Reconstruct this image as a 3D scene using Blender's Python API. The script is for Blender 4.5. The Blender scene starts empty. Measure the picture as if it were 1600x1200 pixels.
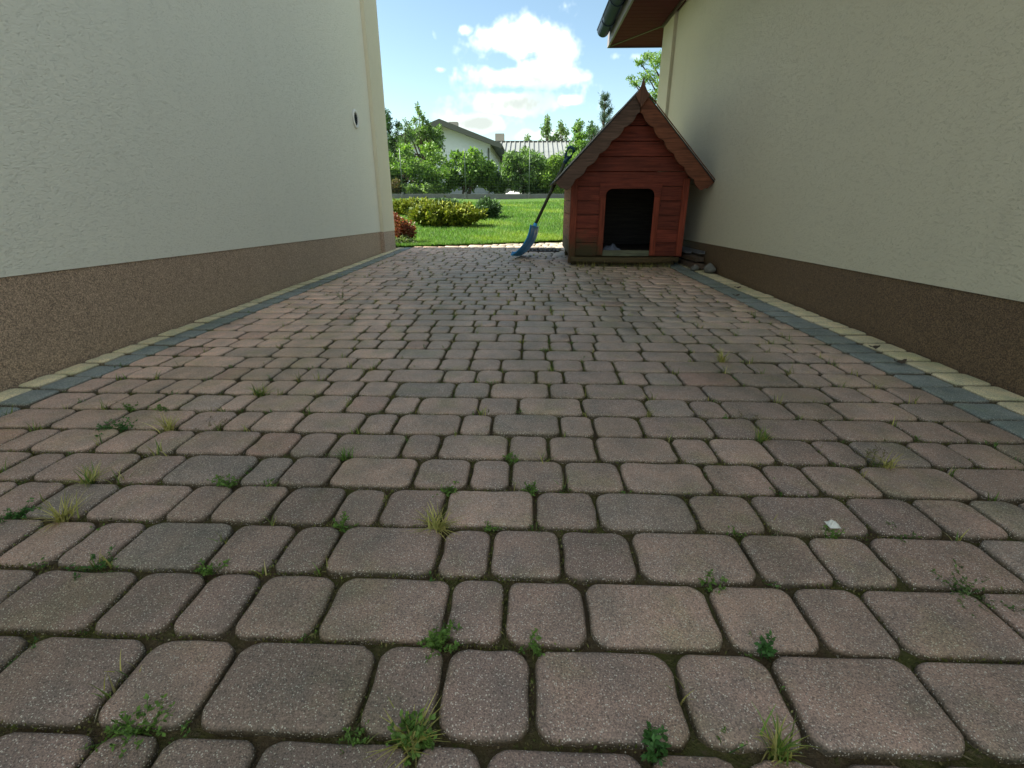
import bpy, math, random
import numpy as np
from mathutils import Vector, Matrix

scene = bpy.context.scene
COL = scene.collection
R = math.radians

# ------------------------------------------------------------------ camera
F_PX, PITCH, YAW, ROLL, CAM_H = 757.6, 0.36356, 0.0333, 0.0008, 0.538
XL, XR = -1.583, 1.465          # wall faces left and right of the lane
fw = Vector((-math.sin(YAW)*math.cos(PITCH), math.cos(YAW)*math.cos(PITCH), -math.sin(PITCH)))
rt = Vector((math.cos(YAW), math.sin(YAW), 0)); up = rt.cross(fw)
rt2 = rt*math.cos(ROLL) + up*math.sin(ROLL); up2 = up*math.cos(ROLL) - rt*math.sin(ROLL)
cd = bpy.data.cameras.new('camera'); cam = bpy.data.objects.new('camera', cd); COL.objects.link(cam)
cd.sensor_width = 36; cd.lens = F_PX/1600*36; cd.clip_start = .02; cd.clip_end = 2000
m = Matrix((rt2, up2, -fw)).transposed().to_4x4(); m.translation = (0, 0, CAM_H)
cam.matrix_world = m
scene.camera = cam

# ------------------------------------------------------------------ sun, sky, exposure
SUN_AZ, SUN_EL = R(80), R(42)    # azimuth counted to the left of +Y
sd = Vector((-math.sin(SUN_AZ)*math.cos(SUN_EL), math.cos(SUN_AZ)*math.cos(SUN_EL), math.sin(SUN_EL)))
sl = bpy.data.lights.new('sun', 'SUN'); sl.energy = 3.4; sl.angle = R(.53); sl.color = (1, .95, .87)
so = bpy.data.objects.new('sun', sl); COL.objects.link(so); so.rotation_euler = sd.to_track_quat('Z', 'Y').to_euler()
scene.view_settings.view_transform = 'Standard'; scene.view_settings.look = 'None'
scene.view_settings.exposure = 2.4; scene.view_settings.gamma = 1
scene.view_settings.use_curve_mapping = False
scene.view_settings.use_white_balance = True; scene.view_settings.white_balance_temperature = 6900; scene.view_settings.white_balance_tint = 0
scene.cycles.max_bounces = 7; scene.cycles.diffuse_bounces = 5; scene.cycles.glossy_bounces = 2; scene.cycles.transmission_bounces = 3

def ray(x, y): return fw*F_PX + rt2*(x-800) + up2*(600-y)
def atY(x, y, Y):
    D = ray(x, y); return D*(Y/D.y) + Vector((0, 0, CAM_H))
def atZ(x, y, Z=0.0):
    D = ray(x, y); return D*((Z-CAM_H)/D.z) + Vector((0, 0, CAM_H))
def xs_at(px, Y, Z=0.0):         # world X of image column px on the line (Y, Z)
    k = px-800; z = Z-CAM_H
    return (k*(Y*fw.y+z*fw.z) - F_PX*(Y*rt2.y+z*rt2.z))/(F_PX*rt2.x - k*fw.x)

# ---- node helpers
class NT:
    def __init__(s, tree): s.t = tree; s.n = tree.nodes; s.l = tree.links; s.n.clear()
    def new(s, typ, **kw):
        nd = s.n.new(typ)
        for k, v in kw.items(): setattr(nd, k, v)
        return nd
    def put(s, sock, v):
        if isinstance(v, bpy.types.NodeSocket): s.l.new(v, sock)
        else: sock.default_value = v
    def math(s, op, a, b=None, c=None, clamp=False):
        nd = s.new('ShaderNodeMath', operation=op, use_clamp=clamp)
        for i, v in enumerate((a, b, c)):
            if v is not None: s.put(nd.inputs[i], v)
        return nd.outputs[0]
    def vmath(s, op, a, b=None):
        nd = s.new('ShaderNodeVectorMath', operation=op); s.put(nd.inputs[0], a)
        if b is not None: s.put(nd.inputs[1], b)
        return nd.outputs[0]
    def mix(s, f, a, b, mode='MIX'):
        nd = s.new('ShaderNodeMix', data_type='RGBA', blend_type=mode, clamp_factor=True)
        s.put(nd.inputs[0], f); s.put(nd.inputs[6], a if not isinstance(a, tuple) else (*a[:3], 1)); s.put(nd.inputs[7], b if not isinstance(b, tuple) else (*b[:3], 1))
        return nd.outputs[2]
    def noise(s, vec, scale, detail=4, rough=.55, dist=0.0, out=0):
        nd = s.new('ShaderNodeTexNoise'); nd.inputs['Scale'].default_value = scale
        nd.inputs['Detail'].default_value = detail; nd.inputs['Roughness'].default_value = rough; nd.inputs['Distortion'].default_value = dist
        if vec is not None: s.l.new(vec, nd.inputs['Vector'])
        return nd.outputs[out]
    def voro(s, vec, scale, feature='F1', out='Distance', rnd=1.0):
        nd = s.new('ShaderNodeTexVoronoi', feature=feature); nd.inputs['Scale'].default_value = scale; nd.inputs['Randomness'].default_value = rnd
        s.l.new(vec, nd.inputs['Vector']); return nd.outputs[out]
    def ramp(s, f, *stops, interp='LINEAR'):
        nd = s.new('ShaderNodeValToRGB'); cr = nd.color_ramp; cr.interpolation = interp
        while len(cr.elements) < len(stops): cr.elements.new(.5)
        for e, (p, c) in zip(cr.elements, stops):
            e.position = p; e.color = (c, c, c, 1) if not isinstance(c, tuple) else (*c[:3], 1)
        s.put(nd.inputs[0], f); return nd.outputs[0]
    def smooth(s, v, a, b):
        nd = s.new('ShaderNodeMapRange', interpolation_type='SMOOTHSTEP'); s.put(nd.inputs[0], v)
        nd.inputs[1].default_value = a; nd.inputs[2].default_value = b; return nd.outputs[0]
    def bump(s, h, strength=.5, dist=.01, normal=None):
        nd = s.new('ShaderNodeBump'); nd.inputs['Strength'].default_value = strength; nd.inputs['Distance'].default_value = dist
        s.put(nd.inputs['Height'], h)
        if normal is not None: s.l.new(normal, nd.inputs['Normal'])
        return nd.outputs[0]

# ---- world: Nishita sky with procedural cumulus (a function of direction only)
w = bpy.data.worlds.new('World'); scene.world = w; w.use_nodes = True
W = NT(w.node_tree)
sky = W.new('ShaderNodeTexSky', sky_type='NISHITA', sun_disc=False, sun_elevation=SUN_EL, sun_rotation=-SUN_AZ, altitude=100, air_density=1.0, dust_density=.4, ozone_density=1.0)
geo = W.new('ShaderNodeTexCoord').outputs['Generated']
sep = W.new('ShaderNodeSeparateXYZ'); W.l.new(geo, sep.inputs[0])
ysafe = W.math('MAXIMUM', sep.outputs[1], .02)
uu = W.math('DIVIDE', sep.outputs[0], ysafe); vv = W.math('DIVIDE', sep.outputs[2], ysafe)
zs_ = W.math('ADD', W.math('MAXIMUM', sep.outputs[2], 0), .18)
pl = W.new('ShaderNodeCombineXYZ'); W.put(pl.inputs[0], W.math('DIVIDE', sep.outputs[0], zs_)); W.put(pl.inputs[1], W.math('DIVIDE', sep.outputs[1], zs_))
wn = W.noise(geo, 9, 4, .6)
wn2 = W.noise(geo, 26, 3, .6)
blob = None
front = W.smooth(sep.outputs[1], .3, .5)
for (px, py, sx, sy, a) in [(812, 62, 70, 36, 1.0), (862, 72, 46, 30, .8), (790, 80, 42, 26, .6), (815, 118, 78, 19, .95), (845, 98, 50, 20, .7), (805, 163, 60, 19, .9),
                            (742, 193, 62, 16, .9), (886, 157, 17, 8, .75), (728, 47, 15, 11, .7), (680, 52, 7, 16, .42), (686, 109, 12, 6, .5), (985, 88, 40, 10, .55), (850, 212, 70, 12, .7), (640, 215, 60, 12, .55)]:
    D = ray(px, py); u0, v0 = D.x/D.y, D.z/D.y
    D1 = ray(px+sx, py); D2 = ray(px, py-sy); su = D1.x/D1.y-u0; sv = D2.z/D2.y-v0
    a1 = W.math('MULTIPLY', W.math('SUBTRACT', uu, u0), 1/su); a2 = W.math('MULTIPLY', W.math('SUBTRACT', vv, v0), 1/sv)
    r2 = W.math('ADD', W.math('MULTIPLY', a1, a1), W.math('MULTIPLY', a2, a2))
    g = W.math('MULTIPLY', W.math('EXPONENT', W.math('MULTIPLY', r2, -.8)), a)
    blob = g if blob is None else W.math('MAXIMUM', blob, g)
blob = W.math('MULTIPLY', blob, front)
far = W.math('MULTIPLY', W.smooth(W.noise(pl.outputs[0], .55, 3, .55), .44, .58), W.math('SUBTRACT', 1, W.math('MULTIPLY', front, W.smooth(W.math('ABSOLUTE', uu), .75, .45))))  # out-of-view clouds, thickened to add light to the shaded lane
dens = W.math('ADD', W.math('MAXIMUM', blob, far), W.math('ADD', W.math('MULTIPLY', W.math('SUBTRACT', wn, .5), 1.5), W.math('MULTIPLY', W.math('SUBTRACT', wn2, .5), .9)))
mask = W.smooth(dens, .32, .94)
core = W.smooth(W.math('ADD', dens, W.math('MULTIPLY', W.math('SUBTRACT', W.noise(geo, 6.5, 2, .5), .5), 2.2)), .30, 1.35)
ccol = W.mix(core, (11.5, 11.5, 11.3), (3.7, 3.9, 4.0))
skyc = W.mix(W.math('MULTIPLY', mask, .93), sky.outputs[0], ccol)
bg = W.new('ShaderNodeBackground'); W.put(bg.inputs[0], skyc); bg.inputs[1].default_value = .043
W.l.new(bg.outputs[0], W.new('ShaderNodeOutputWorld').inputs[0])

# ------------------------------------------------------------------ object helpers
def mat(name, rough=.8, spec=.3):
    mt = bpy.data.materials.new(name); mt.use_nodes = True
    t = NT(mt.node_tree); b = t.new('ShaderNodeBsdfPrincipled'); o = t.new('ShaderNodeOutputMaterial')
    b.inputs['Roughness'].default_value = rough; b.inputs['Specular IOR Level'].default_value = spec
    t.l.new(b.outputs[0], o.inputs[0]); t.b = b; t.o = o; t.m = mt
    t.obj = t.new('ShaderNodeTexCoord').outputs['Object']
    t.pos = t.new('ShaderNodeNewGeometry').outputs['Position']
    return t
def tag(o, label=None, cat=None, group=None, kind=None):
    for k, v in (('label', label), ('category', cat), ('group', group), ('kind', kind)):
        if v: o[k] = v
    return o
def thing(name, label, cat, loc=(0, 0, 0), group=None):
    o = bpy.data.objects.new(name, None); COL.objects.link(o); o.location = loc; o.empty_display_size = .1
    return tag(o, label, cat, group)
def rootloc(o):
    v = Vector((0, 0, 0))
    while o: v += o.location; o = o.parent
    return v
class MB:
    def __init__(s): s.v = []; s.f = []
    def add(s, vs, fs):
        n = len(s.v); s.v += [tuple(v) for v in vs]; s.f += [tuple(i+n for i in f) for f in fs]; return s
    def box(s, a, b):
        x0, y0, z0 = a; x1, y1, z1 = b
        return s.add([(x0,y0,z0),(x1,y0,z0),(x1,y1,z0),(x0,y1,z0),(x0,y0,z1),(x1,y0,z1),(x1,y1,z1),(x0,y1,z1)],
                     [(3,2,1,0),(4,5,6,7),(0,1,5,4),(1,2,6,5),(2,3,7,6),(3,0,4,7)])
    def prism(s, poly, axis, a, b):   # poly in the two other axes, extruded from a to b along axis
        def mk(p, t): return {'x': (t, p[0], p[1]), 'y': (p[0], t, p[1]), 'z': (p[0], p[1], t)}[axis]
        n = len(poly); vs = [mk(p, a) for p in poly] + [mk(p, b) for p in poly]
        fs = [tuple(range(n))[::-1], tuple(range(n, 2*n))] + [(i, (i+1) % n, n+(i+1) % n, n+i) for i in range(n)]
        return s.add(vs, fs)
    def tube(s, pts, rad, seg=8, cap=True):
        pts = [Vector(p) for p in pts]; rad = rad if isinstance(rad, (list, tuple)) else [rad]*len(pts)
        n0 = len(s.v); rings = []
        for i, p in enumerate(pts):
            t = (pts[min(i+1, len(pts)-1)] - pts[max(i-1, 0)]).normalized()
            a = Vector((0, 0, 1)) if abs(t.z) < .9 else Vector((1, 0, 0))
            e1 = t.cross(a).normalized(); e2 = t.cross(e1)
            rings.append([p + (e1*math.cos(2*math.pi*k/seg) + e2*math.sin(2*math.pi*k/seg))*rad[i] for k in range(seg)])
        vs = [v for r in rings for v in r]; fs = []
        for i in range(len(pts)-1):
            for k in range(seg): fs.append((i*seg+k, i*seg+(k+1) % seg, (i+1)*seg+(k+1) % seg, (i+1)*seg+k))
        if cap: fs += [tuple(range(seg))[::-1], tuple(range((len(pts)-1)*seg, len(pts)*seg))]
        return s.add(vs, fs)
    def build(s, name, mt, parent=None, bevel=0, smooth=False):
        off = rootloc(parent)
        me = bpy.data.meshes.new(name); me.from_pydata([(x-off.x, y-off.y, z-off.z) for x, y, z in s.v], [], s.f)
        me.update(); me.materials.append(mt)
        import bmesh
        bm = bmesh.new(); bm.from_mesh(me); bmesh.ops.recalc_face_normals(bm, faces=bm.faces); bm.to_mesh(me); bm.free()
        if smooth: me.polygons.foreach_set('use_smooth', [True]*len(me.polygons))
        o = bpy.data.objects.new(name, me); COL.objects.link(o); o.parent = parent
        if bevel:
            b = o.modifiers.new('bevel', 'BEVEL'); b.width = bevel; b.segments = 2; b.limit_method = 'ANGLE'; b.angle_limit = R(40)
        return o
def np_mesh(name, V, faces_n, mt, parent=None, colors=None, smooth=False, idx=None):
    """V (N,3) with consecutive faces of faces_n vertices each (or idx given)"""
    off = rootloc(parent); V = np.asarray(V, np.float32) - np.array(off, np.float32)
    me = bpy.data.meshes.new(name); N = len(V)
    idx = np.arange(N, dtype=np.int32) if idx is None else np.asarray(idx, np.int32).ravel()
    nf = len(idx)//faces_n
    me.vertices.add(N); me.vertices.foreach_set('co', V.ravel())
    me.loops.add(len(idx)); me.loops.foreach_set('vertex_index', idx)
    me.polygons.add(nf); me.polygons.foreach_set('loop_start', np.arange(nf, dtype=np.int32)*faces_n)
    me.update(calc_edges=True); me.validate()
    if colors is not None:
        ca = me.color_attributes.new('col', 'FLOAT_COLOR', 'POINT')
        c4 = np.ones((N, 4), np.float32); c4[:, :3] = colors; ca.data.foreach_set('color', c4.ravel())
    if smooth: me.polygons.foreach_set('use_smooth', np.ones(nf, bool))
    me.materials.append(mt)
    o = bpy.data.objects.new(name, me); COL.objects.link(o); o.parent = parent
    return o

# ------------------------------------------------------------------ materials
M = {}
def attr(t): 
    a = t.new('ShaderNodeAttribute'); a.attribute_name = 'col'; return a.outputs['Color']
# paving stone: granular concrete, colour per stone from 'col'
t = mat('paving_stone', .62, .5)
n1 = t.noise(t.pos, 14, 4, .6); n2 = t.noise(t.pos, 480, 2, .7)
vn = t.new('ShaderNodeTexVoronoi'); vn.inputs['Scale'].default_value = 560; t.l.new(t.pos, vn.inputs['Vector'])
c = t.mix(t.ramp(n1, (.3, 0.0), (.72, 1.0)), t.mix(1, attr(t), (.74, .78, .80), 'MULTIPLY'), t.mix(1, attr(t), (1.20, 1.11, 1.07), 'MULTIPLY'))
c = t.mix(t.smooth(n2, .32, .7), t.mix(1, c, (.62, .62, .62), 'MULTIPLY'), t.mix(1, c, (1.32, 1.31, 1.28), 'MULTIPLY'))
sx = t.new('ShaderNodeSeparateColor'); t.l.new(vn.outputs['Color'], sx.inputs[0])
c = t.mix(t.math('MULTIPLY', t.math('GREATER_THAN', sx.outputs[0], .86), t.math('LESS_THAN', vn.outputs['Distance'], .45)), c, (.62, .58, .53))
c = t.mix(t.math('MULTIPLY', t.math('GREATER_THAN', sx.outputs[1], .85), .6), c, t.mix(1, c, (.4, .4, .42), 'MULTIPLY'))
mp = t.new('ShaderNodeMapping'); t.l.new(t.pos, mp.inputs[0]); mp.inputs['Scale'].default_value = (2.2, .8, 1)
c = t.mix(t.smooth(t.noise(mp.outputs[0], 1.3, 3, .6), .40, .68), t.mix(1, c, (1.10, 1.08, 1.06), 'MULTIPLY'), t.mix(1, c, (.80, .82, .76), 'MULTIPLY'))
c = t.mix(t.math('MULTIPLY', t.smooth(t.noise(t.pos, 6.5, 3, .65), .50, .68), .8), c, t.mix(1, c, (.90, .97, .82), 'MULTIPLY'))
t.put(t.b.inputs['Base Color'], c)
hh = t.math('ADD', t.math('MULTIPLY', n2, 1.0), t.math('ADD', t.math('MULTIPLY', vn.outputs['Distance'], .4), t.math('MULTIPLY', n1, 1.2)))
t.put(t.b.inputs['Normal'], t.bump(hh, .5, .0035)); M['paver'] = t.m
# joint soil with moss
t = mat('joint_soil', .95, .1)
a = t.noise(t.pos, 7, 5, .6); b = t.noise(t.pos, 160, 4, .7); cc = t.noise(t.pos, 60, 3, .6)
c = t.mix(t.smooth(a, .42, .62), (.105, .078, .050), (.10, .105, .038))
c = t.mix(t.smooth(b, .5, .7), c, (.16, .13, .08)); c = t.mix(t.smooth(cc, .6, .75), c, (.10, .125, .035))
t.put(t.b.inputs['Base Color'], c); t.put(t.b.inputs['Normal'], t.bump(t.math('ADD', b, cc), 1, .012)); M['soil'] = t.m
# stucco walls
def stucco(name, c0, c1, strength=.55):
    t = mat(name, .9, .2)
    mp = t.new('ShaderNodeMapping'); t.l.new(t.pos, mp.inputs[0]); mp.inputs['Scale'].default_value = (1, .55, 1.25)
    v = mp.outputs[0]
    a = t.noise(v, 110, 3, .65); lo = t.noise(t.pos, .9, 2, .55)
    gr = t.smooth(t.noise(v, 96, 2, .65, 1.0), .54, .68)      # torn grooves of a rubbed coat
    c = t.mix(lo, c0, c1)
    st = t.new('ShaderNodeMapping'); t.l.new(t.pos, st.inputs[0]); st.inputs['Scale'].default_value = (3, 3, .35)
    c = t.mix(t.math('MULTIPLY', t.smooth(t.noise(st.outputs[0], 2.2, 3, .6), .52, .80), .12), c, tuple(k*.72 for k in c0))
    c = t.mix(t.math('MULTIPLY', gr, .13), c, tuple(k*.6 for k in c0))
    t.put(t.b.inputs['Base Color'], c)
    h = t.math('SUBTRACT', a, t.math('MULTIPLY', gr, .8))
    t.put(t.b.inputs['Normal'], t.bump(h, strength, .004)); return t.m
M['wall_l'] = stucco('stucco_off_white', (.77, .77, .67), (.82, .815, .71))
M['wall_strip'] = stucco('stucco_cream', (.68, .645, .51), (.72, .68, .54))
M['wall_r'] = stucco('stucco_cream_olive', (.57, .535, .42), (.62, .585, .455))
def mosaic(name, base, scale=320):
    t = mat(name, .6, .4)
    v = t.voro(t.pos, scale, out='Color'); s = t.new('ShaderNodeSeparateColor'); t.l.new(v, s.inputs[0]); dd = t.voro(t.pos, scale)
    c = t.ramp(s.outputs[0], (0, tuple(k*.5 for k in base)), (.45, base), (.85, tuple(k*1.45 for k in base)), (1, (base[0]*1.9, base[1]*1.9, base[2]*1.9)))
    c = t.mix(t.noise(t.pos, 2, 3), c, t.mix(1, c, (.75, .75, .75), 'MULTIPLY'))
    t.put(t.b.inputs['Base Color'], c); t.put(t.b.inputs['Normal'], t.bump(dd, .7, -.003)); return t.m
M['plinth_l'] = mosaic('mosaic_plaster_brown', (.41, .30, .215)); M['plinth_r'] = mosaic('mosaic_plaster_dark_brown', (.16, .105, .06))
M['plinth_strip'] = mosaic('mosaic_plaster_rose_brown', (.44, .33, .26))
# painted wood
def wood(name, base, grain_axis='x', dirt=0, rough=.7, bright=1.5):
    t = mat(name, rough, .3)
    mp = t.new('ShaderNodeMapping'); t.l.new(t.pos, mp.inputs[0])
    sc = {'x': (2, 30, 30), 'y': (30, 2, 30), 'z': (30, 30, 2)}[grain_axis]; mp.inputs['Scale'].default_value = sc
    g = t.noise(mp.outputs[0], 2.2, 5, .65, .6); lo = t.noise(t.pos, 5, 4, .6)
    c = t.mix(t.smooth(g, .3, .72), tuple(k*.55 for k in base), tuple(k*bright*.85 for k in base))
    c = t.mix(t.math('MULTIPLY', t.smooth(lo, .45, .75), .5), c, tuple(k*.5 for k in base))
    kn = t.voro(t.pos, 7); c = t.mix(t.math('MULTIPLY', t.smooth(kn, .055, .02), .8), c, tuple(k*.25 for k in base))
    oi = t.new('ShaderNodeObjectInfo'); c = t.mix(oi.outputs['Random'], t.mix(1, c, (.78, .8, .8), 'MULTIPLY'), t.mix(1, c, (1.18, 1.1, 1.1), 'MULTIPLY'))
    if dirt:
        s = t.new('ShaderNodeSeparateXYZ'); t.l.new(t.pos, s.inputs[0])
        side = t.smooth(s.outputs[0], 1.15, .35)
        k = t.smooth(t.math('ADD', t.math('ADD', s.outputs[2], t.math('MULTIPLY', side, -.22)), t.math('MULTIPLY', t.noise(t.pos, 9, 5, .7), .42)), .30, .10)
        c = t.mix(t.math('MULTIPLY', k, dirt), c, (.045, .045, .018))
    t.put(t.b.inputs['Base Color'], c); t.put(t.b.inputs['Normal'], t.bump(g, .35, .004)); return t.m
M['red'] = wood('red_stained_wood', (.195, .042, .025), 'x', .9); M['redy'] = wood('red_stained_wood_side', (.30, .09, .045), 'y', .9)
M['redz'] = wood('red_stained_trim', (.245, .052, .027), 'z', .8)
M['barge_grey'] = wood('weathered_brown_board', (.15, .088, .066), 'x'); M['barge_orange'] = wood('orange_brown_board', (.17, .062, .032), 'x')
M['finial'] = wood('brown_board', (.16, .075, .048), 'z'); M['roofwood'] = wood('roof_board', (.10, .06, .045), 'y')
M['mossboard'] = wood('mossy_board', (.105, .075, .036), 'x', .5); M['sill'] = wood('grey_green_board', (.17, .18, .12), 'x')
M['dark'] = wood('dark_interior_wood', (.05, .04, .035), 'x'); M['plank'] = wood('old_grey_plank', (.12, .085, .06), 'y')
def simple(name, c, rough=.6, spec=.4, metal=0, var=.25, scale=20, bump=.15):
    t = mat(name, rough, spec); t.b.inputs['Metallic'].default_value = metal
    n = t.noise(t.pos, scale, 4, .6)
    t.put(t.b.inputs['Base Color'], t.mix(n, tuple(k*(1-var) for k in c), tuple(k*(1+var) for k in c)))
    if bump: t.put(t.b.inputs['Normal'], t.bump(n, bump, .005))
    return t.m
M['bitumen'] = simple('dark_roofing_felt', (.05, .047, .045), .85, .2, 0, .3, 120)
M['edge'] = simple('pale_edge_strip', (.32, .31, .29), .5, .5, 0, .2)
M['blue'] = simple('blue_plastic', (.05, .36, .78), .4, .5, 0, .15, 9, .05); M['blue2'] = simple('light_blue_plastic_lip', (.30, .62, .82), .45, .5, 0, .15, 9, .05)
M['grip'] = simple('dark_blue_plastic', (.02, .07, .12), .5); M['handle'] = simple('dark_olive_handle', (.045, .055, .03), .55, .4, 0, .3, 30)
M['iron'] = simple('dark_cast_iron', (.035, .028, .022), .7, .3, .3, .4, 60); M['black'] = simple('painted_void_black', (.008, .008, .008), .9, .1)
M['zinc'] = simple('zinc_metal', (.42, .42, .46), .35, .5, .8, .2, 30); M['stone'] = simple('grey_stone', (.17, .165, .15), .9, .2, 0, .35, 25, .6)
M['white'] = simple('white_plastic', (.72, .72, .69), .5, .5, 0, .06); M['cloth'] = simple('grey_blue_cloth', (.14, .16, .22), .9, .1, 0, .4, 14, .5)
M['soffit'] = simple('brown_soffit_panel', (.075, .022, .026), .85, .08, 0, .15, 8, .05); M['soffit_trim'] = simple('dark_brown_trim', (.05, .028, .024), .5)
M['gutter'] = simple('graphite_blue_gutter', (.022, .036, .066), .6, .2, 0, .2, 9, .03); M['fascia'] = simple('grey_fascia', (.16, .14, .15), .5, .3, 0, .15)
M['tiles'] = simple('dark_roof_covering', (.07, .05, .045), .7, .3, 0, .3, 5)
M['concrete'] = simple('fence_base_concrete', (.14, .15, .15), .9, .2, 0, .35, 6, .4); M['wire'] = simple('green_grey_wire', (.07, .10, .085), .5, .4, .1, .2)
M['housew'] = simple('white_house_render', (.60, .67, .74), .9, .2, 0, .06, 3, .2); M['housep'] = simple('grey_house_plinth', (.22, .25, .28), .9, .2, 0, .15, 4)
M['hroof'] = simple('grey_green_roof', (.075, .095, .085), .6, .3, 0, .25, 3); M['hsoff'] = simple('dark_eave_underside', (.09, .10, .09), .7)
M['sheet'] = simple('pale_sheet_metal_roof', (.22, .23, .23), .5, .4, .1, .2, 2); M['sheetw'] = simple('grey_outbuilding_wall', (.30, .31, .30), .9)
M['brickch'] = simple('pale_chimney', (.36, .33, .29), .9, .2, 0, .2, 12); M['tarp'] = simple('white_tarpaulin', (.72, .72, .72), .6, .3, 0, .1, 4); M['rubble'] = simple('grey_rubble', (.26, .25, .23), .95, .1, 0, .4, 9, .8)
M['bark'] = simple('bark', (.07, .055, .042), .95, .1, 0, .4, 25, .8)
M['glass'] = simple('dark_window_glass', (.03, .04, .05), .1, .6, 0, .1, 3, 0)
# leaves (colour per leaf in 'col')
def leafmat(name, trans=.35, rough=.55):
    t = mat(name, rough, .3); c = attr(t); t.put(t.b.inputs['Base Color'], c)
    tr = t.new('ShaderNodeBsdfTranslucent'); t.put(tr.inputs[0], t.mix(1, c, (1.15, 1.25, .6), 'MULTIPLY'))
    mx = t.new('ShaderNodeMixShader'); mx.inputs[0].default_value = trans
    t.l.new(t.b.outputs[0], mx.inputs[1]); t.l.new(tr.outputs[0], mx.inputs[2]); t.l.new(mx.outputs[0], t.o.inputs[0]); return t.m
M['leaf'] = leafmat('leaf'); M['needle'] = leafmat('needle', .15, .7); M['blade'] = leafmat('grass_blade', .4, .6)
t = mat('lawn_soil', .95, .1)
c = t.mix(t.noise(t.pos, .8, 4), (.055, .12, .028), (.085, .165, .04)); c = t.mix(t.noise(t.pos, 40, 3, .7), c, (.05, .085, .018))
t.put(t.b.inputs['Base Color'], c); t.put(t.b.inputs['Normal'], t.bump(t.noise(t.pos, 60, 4, .7), .8, .03)); M['lawn'] = t.m
M['bounce_yard'] = simple('pale_bounce_yard', (.48, .45, .41), .9, .2, 0, .15, 3, .2)
t = mat('meadow', .95, .1)
c = t.mix(t.noise(t.pos, .15, 5), (.06, .085, .025), (.12, .12, .05)); t.put(t.b.inputs['Base Color'], c); M['meadow'] = t.m

# ------------------------------------------------------------------ terrain
LA = .0475
def lawn_z(y): return 0.0 if y < 6.5 else min(LA*(y-6.5), LA*12.2) if y < 60 else LA*12.2
def lawn_edge(x): return 6.11 + (x+1.38)*.41
ys = [-60, -12, -3, 0, 3, 5.5, 6.0, 6.5, 8, 10, 12, 14, 16, 18.7, 22, 40, 80, 200, 700]
xg = [-700, -200, -60, -25, -12, -6, -3, -1.5, 0, 1.5, 3, 6, 12, 25, 60, 200, 700]
V = [(x, y, (lawn_z(y)-.018 if y > 6.2 else -.035)) for y in ys for x in xg]; nx = len(xg)
Fc = [(j*nx+i, j*nx+i+1, (j+1)*nx+i+1, (j+1)*nx+i) for j in range(len(ys)-1) for i in range(nx-1)]
g = MB().add(V, Fc).build('ground', M['meadow']); tag(g, kind='structure')
# lawn: own sheet between the paving and the fence
lv = []; NXL, NYL = 40, 40
for j in range(NYL+1):
    for i in range(NXL+1):
        x = -9 + 18*i/NXL; y0 = lawn_edge(max(min(x, 4), -4)); y = y0 + (18.2-y0)*(j/NYL)**1.3
        lv.append((x, y, lawn_z(y) + .006 + .02*math.sin(x*1.3+y*.7)*min(1, (y-y0)*.4)))
lf = [(j*(NXL+1)+i, j*(NXL+1)+i+1, (j+1)*(NXL+1)+i+1, (j+1)*(NXL+1)+i) for j in range(NYL) for i in range(NXL)]
lawn = tag(MB().add(lv, lf).build('lawn', M['lawn'], smooth=True), kind='structure')

# ------------------------------------------------------------------ paving
tag(MB().add([(-14, -14, -.0085), (14, -14, -.0085), (14, -2.22, -.0085), (-14, -2.22, -.0085)], [(0, 1, 2, 3)]).build('bounce_yard', M['bounce_yard']), kind='structure')  # unseen pale ground, added to bounce sunlight into the lane
rng = np.random.default_rng(7); random.seed(7)
D_ROW, Y0 = .12, .3453
YEL_L, GRY_L, YEL_R, GRY_R = .088, .098, .128, .135
FX0, FX1 = XL+YEL_L+GRY_L, XR-YEL_R-GRY_R
paving = tag(MB().add([(XL-.02, -2.25, -.022), (XR+.02, -2.25, -.022), (XR+.02, lawn_edge(XR), -.022), (XL-.02, lawn_edge(XL)+.02, -.022)], [(0, 1, 2, 3)]).build('driveway', M['soil']), kind='structure')
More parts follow.
